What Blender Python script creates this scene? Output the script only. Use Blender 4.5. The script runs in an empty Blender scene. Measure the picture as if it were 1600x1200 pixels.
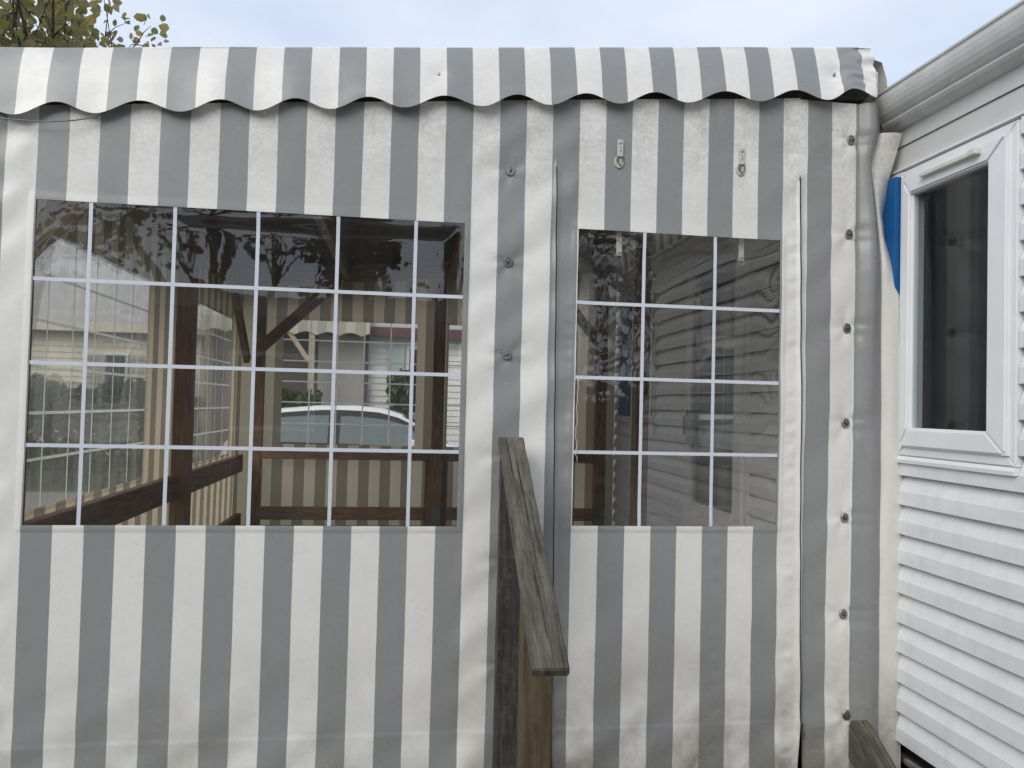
import bpy, bmesh, math, random
from mathutils import Vector, Matrix, noise
R = math.radians
random.seed(7)
scene = bpy.context.scene
col = scene.collection

# ------------------------------------------------------------------ camera
CAM = Vector((0, 0, 1.6)); F_PX = 1216.0
yaw, pit, rol = R(7.92), R(1.58), R(1.43)
fwd = Vector((math.sin(yaw)*math.cos(pit), math.cos(yaw)*math.cos(pit), math.sin(pit)))
rgt0 = Vector((math.cos(yaw), -math.sin(yaw), 0)); up0 = rgt0.cross(fwd)
rgt = rgt0*math.cos(rol) + up0*math.sin(rol); upv = -rgt0*math.sin(rol) + up0*math.cos(rol)
cam_d = bpy.data.cameras.new('camera'); cam = bpy.data.objects.new('camera', cam_d); col.objects.link(cam)
cam_d.sensor_fit = 'HORIZONTAL'; cam_d.sensor_width = 36; cam_d.lens = 36*F_PX/1600
cam_d.clip_start = 0.05; cam_d.clip_end = 600
m = Matrix((rgt, upv, -fwd)).transposed().to_4x4(); m.translation = CAM
cam.matrix_world = m
scene.camera = cam
scene.render.resolution_x, scene.render.resolution_y = 1024, 768

# ------------------------------------------------------------------ sky, sun, exposure
SUN_EL, SUN_AZ = R(34), R(219)          # azimuth clockwise from +y: behind the camera, to its left
sun_dir = Vector((math.sin(SUN_AZ)*math.cos(SUN_EL), math.cos(SUN_AZ)*math.cos(SUN_EL), math.sin(SUN_EL)))
w = bpy.data.worlds.new('World'); scene.world = w; w.use_nodes = True
nt = w.node_tree; nt.nodes.clear()
out = nt.nodes.new('ShaderNodeOutputWorld'); bg = nt.nodes.new('ShaderNodeBackground')
sky = nt.nodes.new('ShaderNodeTexSky'); sky.sky_type = 'NISHITA'; sky.sun_disc = False
sky.sun_elevation = SUN_EL; sky.sun_rotation = SUN_AZ; sky.air_density = 1.0; sky.dust_density = 2.0
tc = nt.nodes.new('ShaderNodeTexCoord')
mp = nt.nodes.new('ShaderNodeMapping'); mp.inputs['Scale'].default_value = (1.0, 1.0, 2.2)
nz = nt.nodes.new('ShaderNodeTexNoise'); nz.inputs['Scale'].default_value = 2.6; nz.inputs['Detail'].default_value = 7; nz.inputs['Roughness'].default_value = .55
rp = nt.nodes.new('ShaderNodeValToRGB'); rp.color_ramp.elements[0].position = .38; rp.color_ramp.elements[1].position = .66
rp.color_ramp.elements[0].color = (6.0, 6.9, 8.5, 1); rp.color_ramp.elements[1].color = (7.8, 8.35, 9.4, 1)
mx = nt.nodes.new('ShaderNodeMix'); mx.data_type = 'RGBA'; mx.inputs[0].default_value = .86
nt.links.new(tc.outputs['Generated'], mp.inputs[0]); nt.links.new(mp.outputs[0], nz.inputs['Vector'])
nt.links.new(nz.outputs[0], rp.inputs[0]); nt.links.new(sky.outputs[0], mx.inputs[6]); nt.links.new(rp.outputs[0], mx.inputs[7])
nt.links.new(mx.outputs[2], bg.inputs[0]); bg.inputs[1].default_value = 0.080
nt.links.new(bg.outputs[0], out.inputs[0])
sd = bpy.data.lights.new('sun', 'SUN'); sd.energy = 1.5; sd.angle = R(40); sd.color = (1, .965, .91)
so = bpy.data.objects.new('sun', sd); col.objects.link(so); so.location = sun_dir*40
so.rotation_euler = (-sun_dir).to_track_quat('-Z', 'Y').to_euler()
vs = scene.view_settings; vs.view_transform = 'Standard'; vs.look = 'None'; vs.exposure = 0.58; vs.gamma = 1.0
vs.use_curve_mapping = False

# ------------------------------------------------------------------ materials
MATS = {}
class NB:
    def __init__(s, name):
        s.m = bpy.data.materials.new(name); s.m.use_nodes = True; s.t = s.m.node_tree; s.t.nodes.clear(); MATS[name] = s.m
        s.o = s.n('ShaderNodeOutputMaterial')
    def n(s, t, **kw):
        nd = s.t.nodes.new(t)
        for k, v in kw.items():
            if k in nd.inputs.keys(): nd.inputs[k].default_value = v
            else: setattr(nd, k, v)
        return nd
    def l(s, a, b): s.t.links.new(a, b)
    def noise(s, vec, scale, detail=4, rough=.55):
        nd = s.n('ShaderNodeTexNoise', Scale=scale, Detail=detail, Roughness=rough); s.l(vec, nd.inputs['Vector']); return nd.outputs[0]
    def mapv(s, vec, sc=(1, 1, 1), loc=(0, 0, 0)):
        nd = s.n('ShaderNodeMapping'); nd.inputs['Scale'].default_value = sc; nd.inputs['Location'].default_value = loc; s.l(vec, nd.inputs[0]); return nd.outputs[0]
    def ramp(s, fac, stops):
        nd = s.n('ShaderNodeValToRGB'); e = nd.color_ramp.elements
        while len(e) < len(stops): e.new(.5)
        for i, (p, c) in enumerate(stops):
            e[i].position = p; e[i].color = (c[0], c[1], c[2], 1) if hasattr(c, '__len__') else (c, c, c, 1)
        s.l(fac, nd.inputs[0]); return nd.outputs[0]
    def mix(s, fac, a, b, mode='MIX'):
        nd = s.n('ShaderNodeMix', data_type='RGBA', blend_type=mode)
        for v, i in ((fac, 0), (a, 6), (b, 7)):
            if hasattr(v, 'is_output'): s.l(v, nd.inputs[i])
            elif i == 0: nd.inputs[0].default_value = v
            else: nd.inputs[i].default_value = (v[0], v[1], v[2], 1)
        return nd.outputs[2]
    def math(s, op, a, b=None):
        nd = s.n('ShaderNodeMath', operation=op)
        for i, v in enumerate((a, b)):
            if v is None: continue
            if hasattr(v, 'is_output'): s.l(v, nd.inputs[i])
            else: nd.inputs[i].default_value = v
        return nd.outputs[0]
    def bump(s, h, strength=.3, dist=.002):
        nd = s.n('ShaderNodeBump', Strength=strength, Distance=dist); s.l(h, nd.inputs['Height']); return nd.outputs[0]
    def pbr(s, colr, rough=.6, metal=0, normal=None, spec=.5):
        nd = s.n('ShaderNodeBsdfPrincipled'); nd.inputs['Metallic'].default_value = metal; nd.inputs['Specular IOR Level'].default_value = spec
        for v, k in ((colr, 'Base Color'), (rough, 'Roughness')):
            if hasattr(v, 'is_output'): s.l(v, nd.inputs[k])
            elif k == 'Base Color': nd.inputs[k].default_value = (v[0], v[1], v[2], 1)
            else: nd.inputs[k].default_value = v
        if normal is not None: s.l(normal, nd.inputs['Normal'])
        return nd.outputs[0]
    def schlick(s, r0, normal=None):
        g = s.n('ShaderNodeNewGeometry'); d = s.n('ShaderNodeVectorMath', operation='DOT_PRODUCT'); s.l(g.outputs['Incoming'], d.inputs[0]); s.l(normal or g.outputs['Normal'], d.inputs[1])
        k = s.math('POWER', s.math('SUBTRACT', 1.0, s.math('MINIMUM', s.math('ABSOLUTE', d.outputs['Value']), 1.0)), 5.0)
        return s.math('ADD', s.math('MULTIPLY', k, 1-r0), r0)
    def out(s, sh): s.l(sh, s.o.inputs[0]); return s.m

def fabric(name, x0, wd, phase, white=(.845, .83, .79), grey=(.298, .307, .308), dirt=1.0, transl=.13, bmp=.09, grime=.45):
    b = NB(name); uv = b.n('ShaderNodeUVMap').outputs[0]
    sx = b.n('ShaderNodeSeparateXYZ'); b.l(uv, sx.inputs[0])
    # hand-printed edge: a hair of wobble
    wob = b.math('MULTIPLY', b.math('SUBTRACT', b.noise(uv, 3.0, 2), .5), .006)
    u = b.math('DIVIDE', b.math('SUBTRACT', b.math('ADD', sx.outputs[0], wob), x0), 2*wd)
    fr = b.math('FRACT', b.math('ADD', u, phase))
    st = b.math('LESS_THAN', fr, .5)                                   # 1 = grey
    mott = b.ramp(b.noise(uv, 38, 6, .7), [(.40, (.955, .955, .945)), (.60, (1, 1, 1))])
    big = b.ramp(b.noise(uv, 2.4, 5, .6), [(.3, (.94, .94, .935)), (.65, (1, 1, 1))])
    base = b.mix(st, white, grey)
    c = b.mix(1.0, base, big, 'MULTIPLY'); c = b.mix(.75, c, mott, 'MULTIPLY')
    # mildew specks
    vo = b.n('ShaderNodeTexVoronoi', Scale=70.0, Randomness=1.0); b.l(uv, vo.inputs['Vector'])
    sp = b.math('LESS_THAN', vo.outputs['Distance'], .16)
    spm = b.math('MULTIPLY', sp, b.ramp(b.noise(uv, 7, 3), [(.52, 0), (.62, 1)]))
    c = b.mix(b.math('MULTIPLY', spm, .20*dirt), c, (.19, .19, .17))
    # blotchy mildew with painted-in valance shade high up, brown-green grime with pale lichen low down
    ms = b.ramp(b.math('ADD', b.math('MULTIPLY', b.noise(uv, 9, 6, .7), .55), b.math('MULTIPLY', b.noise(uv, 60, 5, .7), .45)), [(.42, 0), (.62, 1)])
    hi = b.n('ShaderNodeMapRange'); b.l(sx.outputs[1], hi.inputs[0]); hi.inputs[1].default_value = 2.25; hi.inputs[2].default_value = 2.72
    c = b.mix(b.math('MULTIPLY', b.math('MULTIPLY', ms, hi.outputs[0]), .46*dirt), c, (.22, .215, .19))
    lo = b.n('ShaderNodeMapRange'); b.l(sx.outputs[1], lo.inputs[0]); lo.inputs[1].default_value = .74; lo.inputs[2].default_value = .2
    gm = b.ramp(b.noise(b.mapv(uv, (1, .8, 1), (3, 1, 0)), 4.2, 6, .62), [(.40, 0), (.66, 1)])
    c = b.mix(b.math('MULTIPLY', b.math('MULTIPLY', gm, lo.outputs[0]), grime*dirt), c, (.25, .23, .185))
    li = b.math('MULTIPLY', b.ramp(b.noise(uv, 55, 4, .6), [(.60, 0), (.66, 1)]), b.math('MULTIPLY', gm, lo.outputs[0]))
    c = b.mix(b.math('MULTIPLY', li, .6*grime*dirt), c, (.62, .61, .55))
    wv = b.n('ShaderNodeTexWave', Scale=120.0); b.l(uv, wv.inputs[0])
    h = b.math('ADD', b.noise(uv, 22, 6, .6), b.math('MULTIPLY', b.noise(uv, 420, 2), .12))
    nrm = b.bump(h, bmp, .004)
    rg = b.ramp(b.noise(uv, 9, 4), [(.3, .24), (.7, .38)])
    p = b.pbr(c, rg, 0, nrm, .5)
    tr = b.n('ShaderNodeBsdfTranslucent'); b.l(b.mix(1.0, c, (1, .92, .78), 'MULTIPLY'), tr.inputs[0])
    ms_ = b.n('ShaderNodeMixShader'); ms_.inputs[0].default_value = transl; b.l(p, ms_.inputs[1]); b.l(tr.outputs[0], ms_.inputs[2])
    return b.out(ms_.outputs[0])
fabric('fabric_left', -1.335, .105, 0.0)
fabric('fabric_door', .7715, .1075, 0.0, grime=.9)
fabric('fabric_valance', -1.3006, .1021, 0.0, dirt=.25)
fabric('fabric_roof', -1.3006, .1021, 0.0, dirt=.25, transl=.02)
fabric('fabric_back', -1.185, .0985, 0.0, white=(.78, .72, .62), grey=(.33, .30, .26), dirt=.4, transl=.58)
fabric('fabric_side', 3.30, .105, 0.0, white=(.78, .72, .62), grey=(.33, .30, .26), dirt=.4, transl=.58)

def film(name, r0=.11, haze=.042, tint=(.955, .93, .895), blur=0):
    b = NB(name); uv = b.n('ShaderNodeUVMap').outputs[0]
    nrm = b.bump(b.math('ADD', b.noise(b.mapv(uv, (1, .45, 1)), 13, 3, .5), b.math('MULTIPLY', b.noise(uv, 45, 2), .03)), .03, .006)
    fz = b.schlick(r0)
    gl = b.n('ShaderNodeBsdfGlossy', Roughness=.015); b.l(nrm, gl.inputs['Normal'])
    tr = b.n('ShaderNodeBsdfTransparent'); tr.inputs[0].default_value = (*tint, 1); tro = tr.outputs[0]
    if blur:
        rf = b.n('ShaderNodeBsdfRefraction', IOR=1.01, Roughness=.16); rf.inputs[0].default_value = (*tint, 1)
        q = b.n('ShaderNodeMixShader'); q.inputs[0].default_value = blur; b.l(tro, q.inputs[1]); b.l(rf.outputs[0], q.inputs[2]); tro = q.outputs[0]
    a = b.n('ShaderNodeMixShader'); b.l(fz, a.inputs[0]); b.l(tro, a.inputs[1]); b.l(gl.outputs[0], a.inputs[2])
    df = b.n('ShaderNodeBsdfDiffuse'); df.inputs[0].default_value = (.66, .62, .56, 1)
    tl = b.n('ShaderNodeBsdfTranslucent'); tl.inputs[0].default_value = (.80, .80, .77, 1)
    h2 = b.n('ShaderNodeMixShader'); b.l(df.outputs[0], h2.inputs[1]); b.l(tl.outputs[0], h2.inputs[2])
    hz = b.math('MULTIPLY', b.ramp(b.noise(b.mapv(uv, (1, .30, 1)), 9, 5, .65), [(.3, .35), (.75, 1.6)]), haze)
    c = b.n('ShaderNodeMixShader'); b.l(hz, c.inputs[0]); b.l(a.outputs[0], c.inputs[1]); b.l(h2.outputs[0], c.inputs[2])
    return b.out(c.outputs[0])
film('clear_film'); film('clear_film_old', .05, .05, (.985, .985, .96), .3); film('clear_film_milky', .05, .26, (.98, .99, .96), .45)

def glass(name, r0=.035, tint=(.80, .84, .84)):
    b = NB(name); fz = b.schlick(r0); gl = b.n('ShaderNodeBsdfGlossy', Roughness=.004)
    tr = b.n('ShaderNodeBsdfTransparent'); tr.inputs[0].default_value = (*tint, 1)
    a = b.n('ShaderNodeMixShader'); b.l(fz, a.inputs[0]); b.l(tr.outputs[0], a.inputs[1]); b.l(gl.outputs[0], a.inputs[2])
    return b.out(a.outputs[0])
glass('window_glass', .03, (.89, .905, .91)); glass('car_glass', .04, (.42, .50, .50))

def wood(name, dark, mid, light, grain=1.0, rough=.75, crack=.0, bumps=.5):
    b = NB(name); oc = b.n('ShaderNodeTexCoord').outputs['Object']
    v = b.mapv(oc, (2.6, 24, 24)); g = b.noise(v, 2.2, 8, .66)
    g2 = b.noise(b.mapv(oc, (4, 130, 130)), 1.5, 4, .7)
    c = b.ramp(g, [(.30, dark), (.5, mid), (.72, light)])
    c = b.mix(.45*grain, c, b.ramp(g2, [(.35, (.45, .45, .45)), (.6, (1, 1, 1))]), 'MULTIPLY')
    pat = b.ramp(b.noise(oc, 3.1, 5, .6), [(.35, (.72, .72, .72)), (.65, (1.0, 1.0, 1.0))]); c = b.mix(.8, c, pat, 'MULTIPLY')
    vo = b.n('ShaderNodeTexVoronoi', Scale=1.0); b.l(b.mapv(oc, (3.2, 9, 9)), vo.inputs['Vector'])
    kn = b.ramp(vo.outputs['Distance'], [(.05, 1), (.12, 0)]); c = b.mix(b.math('MULTIPLY', kn, .7), c, (dark[0]*.45, dark[1]*.4, dark[2]*.35))
    h = b.math('ADD', g, b.math('MULTIPLY', g2, .8))
    if crack:
        ck = b.ramp(b.noise(b.mapv(oc, (1.4, 60, 60), (2, 0, 0)), 1.6, 5, .6), [(.36, 1), (.41, 0)])
        c = b.mix(b.math('MULTIPLY', ck, crack), c, (.025, .022, .02)); h = b.math('SUBTRACT', h, ck)
        gr = b.ramp(b.noise(oc, 30, 5, .7), [(.5, 0), (.72, 1)]); c = b.mix(b.math('MULTIPLY', gr, .35), c, (.13, .14, .085))
    return b.out(b.pbr(c, rough, 0, b.bump(h, bumps, .003), .35))
wood('wood_brown', (.16, .082, .052), (.27, .152, .098), (.38, .24, .165), .8, .6, 0, .3)
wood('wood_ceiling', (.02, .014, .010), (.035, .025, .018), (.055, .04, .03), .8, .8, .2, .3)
wood('wood_pale', (.42, .32, .22), (.66, .54, .40), (.78, .68, .54), .7, .75, .35, .4)
wood('wood_grey', (.060, .052, .040), (.118, .105, .083), (.215, .198, .165), 1.0, .85, .85, .9)
wood('wood_dark', (.022, .020, .018), (.05, .045, .04), (.10, .092, .083), 1.0, .85, .6, .6)
wood('wood_green', (.065, .042, .022), (.115, .08, .044), (.15, .125, .08), .9, .8, .4, .5)
wood('wood_deck', (.20, .16, .12), (.32, .27, .21), (.42, .37, .30), .8, .8, .3, .4)
wood('bark', (.06, .05, .04), (.12, .10, .08), (.2, .18, .15), 1, .9, .5, .9)

def plain(name, c, rough=.5, metal=0, var=.12, scale=14, bump=.05, spec=.5):
    b = NB(name); oc = b.n('ShaderNodeTexCoord').outputs['Object']
    n = b.noise(oc, scale, 5, .6)
    cc = b.mix(1.0, c, b.ramp(n, [(.3, (1-var,)*3), (.7, (1, 1, 1))]), 'MULTIPLY')
    return b.out(b.pbr(cc, rough, metal, b.bump(b.noise(oc, scale*6, 3), bump, .002), spec))
plain('film_bar', (.60, .63, .68), .35, 0, .05, 20, .02)
def bar_lit():
    b = NB('film_bar_lit'); p = b.pbr((.75, .75, .72), .5); t = b.n('ShaderNodeBsdfTranslucent'); t.inputs[0].default_value = (.85, .85, .82, 1)
    q = b.n('ShaderNodeMixShader'); q.inputs[0].default_value = .75; b.l(p, q.inputs[1]); b.l(t.outputs[0], q.inputs[2]); b.out(q.outputs[0])
bar_lit()
plain('white_upvc', (.78, .79, .80), .32, 0, .06, 6, .02)
plain('old_white', (.68, .67, .62), .45, 0, .15, 20, .03)
plain('gutter_grey', (.60, .60, .585), .42, 0, .2, 9, .05)
plain('fascia_white', (.64, .64, .625), .5, 0, .12, 5, .04)
plain('blue_paint', (.004, .10, .30), .38, 0, .12, 9, .03)
plain('dark_void', (.015, .015, .017), .9)
plain('room_dark', (.042, .048, .053), .9)
plain('steel', (.42, .41, .39), .35, .9, .25, 60, .1)
plain('bronze', (.20, .185, .165), .38, .85, .4, 90, .15)
plain('bracket', (.20, .215, .225), .5, .5, .2, 30)
plain('zip_dark', (.10, .085, .075), .6)
plain('rubber', (.02, .02, .02), .7)
plain('strap', (.50, .50, .48), .5, 0, .12, 40)
plain('eyelet', (.52, .50, .43), .5, 0, .25, 60)
plain('car_white', (.80, .81, .82), .18, 0, .02, 3, .0, .6)
plain('cream_wall', (.66, .62, .52), .6, 0, .1, 4)
plain('far_white', (.82, .81, .77), .55, 0, .1, 3)
plain('roof_tile', (.42, .42, .42), .7, 0, .25, 5)
plain('maroon', (.13, .055, .065), .5)
plain('pale_green', (.48, .58, .57), .5)
plain('grey_panel', (.42, .40, .36), .6)
plain('gravel', (.30, .28, .25), .9, 0, .4, 30, .4)
plain('path_gravel', (.17, .165, .155), .9, 0, .3, 30, .4)
plain('roof_dark', (.10, .09, .085), .8)
plain('thread', (.75, .74, .70), .8)
plain('sign_white', (.7, .68, .66), .5); plain('sign_red', (.5, .03, .03), .5)

def siding_mat():
    b = NB('siding'); oc = b.n('ShaderNodeTexCoord').outputs['Object']
    g = b.noise(b.mapv(oc, (3, 2.5, 90)), 3, 5, .6)
    d = b.ramp(b.noise(b.mapv(oc, (2, 1.2, 6)), 3, 6, .6), [(.3, (.91, .92, .91)), (.65, (1, 1, 1))])
    c = b.mix(1.0, (.745, .755, .765), d, 'MULTIPLY')
    sk = b.ramp(b.noise(b.mapv(oc, (9, 9, .8)), 2.2, 6, .65), [(.45, 0), (.75, 1)]); c = b.mix(b.math('MULTIPLY', sk, .22), c, (.40, .41, .38))
    sp = b.ramp(b.noise(oc, 26, 5, .7), [(.60, 0), (.74, 1)]); c = b.mix(b.math('MULTIPLY', sp, .18), c, (.35, .35, .31))
    return b.out(b.pbr(c, .42, 0, b.bump(g, .16, .002), .4))
siding_mat()
def foliage(name, cols, transl=.3):
    b = NB(name); g = b.n('ShaderNodeNewGeometry')
    c = b.ramp(g.outputs['Random Per Island'], [(i/(len(cols)-1)*.98, k) for i, k in enumerate(cols)])
    p = b.pbr(c, .55, 0, None, .3); t = b.n('ShaderNodeBsdfTranslucent'); b.l(c, t.inputs[0])
    s = b.n('ShaderNodeMixShader'); s.inputs[0].default_value = transl; b.l(p, s.inputs[1]); b.l(t.outputs[0], s.inputs[2])
    return b.out(s.outputs[0])
foliage('leaf_autumn', [(.25, .275, .10), (.32, .325, .13), (.22, .24, .09), (.37, .34, .18), (.40, .33, .20), (.27, .21, .14), (.50, .38, .12), (.28, .31, .12)], .6)
foliage('leaf_dark', [(.035, .045, .02), (.06, .055, .025), (.05, .04, .02), (.075, .07, .03)])
foliage('leaf_hedge', [(.03, .055, .022), (.045, .075, .03), (.04, .06, .028), (.055, .08, .035)])
foliage('leaf_green', [(.05, .09, .03), (.08, .12, .04), (.11, .14, .05), (.07, .08, .04)])
def grass_mat():
    b = NB('grass_ground'); oc = b.n('ShaderNodeTexCoord').outputs['Object']
    c = b.ramp(b.noise(oc, 1.3, 8, .7), [(.3, (.035, .075, .028)), (.55, (.06, .115, .04)), (.75, (.11, .13, .06))])
    return b.out(b.pbr(c, .9, 0, b.bump(b.noise(oc, 40, 5, .7), .8, .03), .2))
grass_mat()

# ------------------------------------------------------------------ helpers
def link(name, me, mat=None, parent=None, smooth=False, loc=None):
    o = bpy.data.objects.new(name, me); col.objects.link(o)
    if mat and not me.materials: me.materials.append(MATS[mat])
    if smooth:
        for p in me.polygons: p.use_smooth = True
    if parent is not None: setp(o, parent)
    return o
def wloc(p):
    v = Vector(p.location); q = p.parent
    return v
def setp(o, parent):
    o.parent = parent
    o.matrix_parent_inverse = parent_world(parent).inverted()
def parent_world(p):
    mtx = p.matrix_basis.copy()
    if p.parent: mtx = parent_world(p.parent) @ p.matrix_parent_inverse @ mtx
    return mtx
def thing(name, label, cat, loc=(0, 0, 0), group=None):
    o = bpy.data.objects.new(name, None); col.objects.link(o); o.location = loc; o.empty_display_size = .1
    o['label'] = label; o['category'] = cat
    if group: o['group'] = group
    return o
def tag(o, label, cat, group=None):
    o['label'] = label; o['category'] = cat
    if group: o['group'] = group
    return o
def mesh(name, verts, faces, uvs=None):
    me = bpy.data.meshes.new(name); me.from_pydata(verts, [], faces); me.update()
    if uvs is not None:
        ul = me.uv_layers.new(name='UVMap')
        for lp in me.loops: ul.data[lp.index].uv = uvs[lp.vertex_index]
    return me
def bm_mesh(bm, name):
    me = bpy.data.meshes.new(name); bm.normal_update(); bm.to_mesh(me); bm.free(); return me
def box_bm(bm, lo, hi, bev=0):
    g = bmesh.ops.create_cube(bm, size=1.0)['verts']
    c = [(a+b)/2 for a, b in zip(lo, hi)]; s = [abs(b-a) for a, b in zip(lo, hi)]
    for v in g: v.co = Vector((v.co.x*s[0]+c[0], v.co.y*s[1]+c[1], v.co.z*s[2]+c[2]))
    if bev:
        es = list({e for v in g for e in v.link_edges})
        bmesh.ops.bevel(bm, geom=es, offset=bev, segments=2, affect='EDGES', profile=.6)
def box(name, lo, hi, mat, parent=None, bev=0):
    bm = bmesh.new()
    c = Vector([(a+b)/2 for a, b in zip(lo, hi)])
    box_bm(bm, Vector(lo)-c, Vector(hi)-c, bev)
    o = link(name, bm_mesh(bm, name), mat); o.location = c
    if parent is not None: setp(o, parent)
    return o
def beam(name, p0, p1, wd, ht, mat, parent=None, bev=.006, up=(0, 0, 1), warp=0):
    """box with its length on local x from p0 to p1; wd across, ht along up"""
    p0, p1 = Vector(p0), Vector(p1); d = p1-p0; L = d.length; X = d/L; Yv = Vector(up).cross(X)
    if Yv.length < 1e-3: Yv = Vector((0, 1, 0))
    Yv.normalize(); Zv = X.cross(Yv)
    bm = bmesh.new(); box_bm(bm, (-L/2, -wd/2, -ht/2), (L/2, wd/2, ht/2), bev)
    o = link(name, bm_mesh(bm, name), mat)
    mt = Matrix((X, Yv, Zv)).transposed().to_4x4(); mt.translation = (p0+p1)/2
    o.matrix_world = mt
    if parent is not None: setp(o, parent)
    return o
def tube(name, pts, rad, mat, parent=None, seg=8, smooth=True):
    vs, fs = tube_data(pts, rad, seg); return link(name, mesh(name, vs, fs), mat, parent, smooth)
def tube_data(pts, rad, seg=8, base=0):
    pts = [Vector(p) for p in pts]; n = len(pts); vs = []; fs = []
    if not hasattr(rad, '__len__'): rad = [rad]*n
    for i, p in enumerate(pts):
        t = (pts[min(i+1, n-1)]-pts[max(i-1, 0)]); t = t.normalized() if t.length > 1e-9 else Vector((0, 0, 1))
        a = t.cross(Vector((.3, .2, 1)) if abs(t.z) < .9 else Vector((1, .1, 0))).normalized(); b2 = t.cross(a)
        for k in range(seg):
            an = 2*math.pi*k/seg; vs.append(p + (a*math.cos(an)+b2*math.sin(an))*rad[i])
    for i in range(n-1):
        for k in range(seg):
            k2 = (k+1) % seg; fs.append((base+i*seg+k, base+i*seg+k2, base+(i+1)*seg+k2, base+(i+1)*seg+k))
    fs.append(tuple(base+k for k in range(seg))[::-1]); fs.append(tuple(base+(n-1)*seg+k for k in range(seg)))
    return vs, fs
def extrude_profile(name, prof, y0, y1, mat, parent=None, smooth=False, ny=1):
    """closed profile of (x,z) pulled along y"""
    n = len(prof); vs = []; fs = []
    for j in range(ny+1):
        y = y0+(y1-y0)*j/ny
        vs += [(x, y, z) for x, z in prof]
    for j in range(ny):
        for k in range(n):
            k2 = (k+1) % n; fs.append((j*n+k, (j+1)*n+k, (j+1)*n+k2, j*n+k2))
    fs.append(tuple(range(n))); fs.append(tuple(range(ny*n, ny*n+n))[::-1])
    me = mesh(name, vs, fs); bm = bmesh.new(); bm.from_mesh(me); bmesh.ops.recalc_face_normals(bm, faces=bm.faces[:]); bm.to_mesh(me); bm.free()
    return link(name, me, mat, parent, smooth)
def lerp_list(z, pts):
    """pts sorted by first value, descending or ascending; piecewise linear"""
    pts = sorted(pts)
    if z <= pts[0][0]: return pts[0][1]
    for (a, va), (b, vb) in zip(pts, pts[1:]):
        if z <= b: return va+(vb-va)*(z-a)/(b-a)
    return pts[-1][1]
def struct(o): o['kind'] = 'structure'; return o
def nz3(x, y, z=0.0): return noise.noise(Vector((x, y, z)))

# ------------------------------------------------------------------ the setting
bm = bmesh.new(); bmesh.ops.create_grid(bm, x_segments=40, y_segments=40, size=150)
struct(link('ground', bm_mesh(bm, 'ground'), 'grass_ground'))
lane = struct(box('gravel_lane', (-30, 9.3, -.05), (30, 13.6, .012), 'gravel'))
path = struct(box('gravel_path', (-8, -3.4, -.05), (2.0, 2.7, .012), 'path_gravel'))

# ------------------------------------------------------------------ front curtain
D = 3.0
def ztop(x): return 2.672+.0884*(x+1.028)
ZIPS = {'l': lambda z: .590-.0147*(z-1.46), 'r': lambda z: 1.6145-.0156*(z-1.46)}
BTN_L = [(.391, 2.521), (.390, 2.161), (.394, 1.798), (.393, 1.40), (.393, 1.0), (.393, .6)]
BTN_R = [(1.825, 2.746), (1.817, 2.348), (1.814, 1.955), (1.813, 1.562), (1.816, 1.172), (1.819, .776), (1.833, .367)]
def ss(a, b, x):
    t = max(0, min(1, (x-a)/(b-a))); return t*t*(3-2*t)
def wrinkle(x, z):
    d = .008*nz3(x*1.1+3, z*.8) + .0036*nz3(x*3.0+z*.9, z*1.6, 4) + .0009*nz3(x*7-z*3, z*4+x*2, 6)
    # slack diagonal folds between the windows, at the door edge and along the bottom
    s1 = ss(.2, .26, x)*(1-ss(.62, .7, x)); s2 = ss(1.40, 1.55, x)*(1-ss(1.80, 1.9, x)); s3 = 1-ss(.25, .75, z); s4 = 1-ss(-1.42, -1.33, x)
    a = x*.80+z*.60; b = -x*.6+z*.8
    d += (.0105*s1+.0065*s2+.0080*s3+.013*s4)*nz3(b*8.5, a*2.0, 2)
    a2 = x*.75-z*.66; b2 = x*.66+z*.75
    sd_ = (ss(.66, .74, x)*(1-ss(.95, 1.1, x))*(1-ss(1.0, 1.1, z)))
    d += .0045*sd_*nz3(b*7, a*1.6, 8) + .006*ss(1.29, 1.33, x)*(1-ss(1.5, 1.62, x))*(1-ss(1.0, 1.1, z))*nz3(b2*8, a2*1.6, 9)
    # horizontal sag rolls just over the hem
    d += .006*math.exp(-((z-.30-.03*nz3(x*2.5, 1))/.05)**2)*(.3+nz3(x*6, z*3, 5))
    # welded seams that pucker
    for xs, am, wd in ((.637, .0052, .015), (1.262, .0046, .013), (1.572, .0072, .017)):
        g = math.exp(-((x-xs)/wd)**2)
        if g > .02: d += am*g*(nz3(z*26, xs*7)+.7*nz3(z*55, xs*3, 2))
    # pulled in at the turn buttons
    for bx, bz in BTN_L+BTN_R:
        r2 = (x-bx)**2+(z-bz)**2
        if r2 < .03: d += .007*math.exp(-r2/.0016) + .0035*math.exp(-r2/.008)*math.cos(5*math.atan2(z-bz, x-bx)+bx*9)
    return d
def weld(z):                              # welded hem band near the bottom: a small step
    return -.0016*(1-ss(.345, .352, z))
WIN_L = (-1.33, .217, 1.131, 2.301); WIN_R = (.668, 1.515, 1.135, 2.306)
def hem(x, z):                            # doubled hem round the clear windows
    for a, b, c, d in (WIN_L, WIN_R):
        q = max(a-x, x-b, c-z, z-d)
        if q < .0245: return -.0014*(1-ss(.021, .0242, q))
    return 0
def fy(x, z): return D+wrinkle(x, z)+weld(z)+hem(x, z)
def lines(a, b, step, extra=()):
    n = max(1, int(round((b-a)/step))); v = [a+(b-a)*i/n for i in range(n+1)]
    v = [q for q in v if all(abs(q-e) > step*.35 or abs(q-a) < 1e-9 or abs(q-b) < 1e-9 for e in extra)] + [e for e in extra if a < e < b]
    return sorted(set(v))
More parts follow.
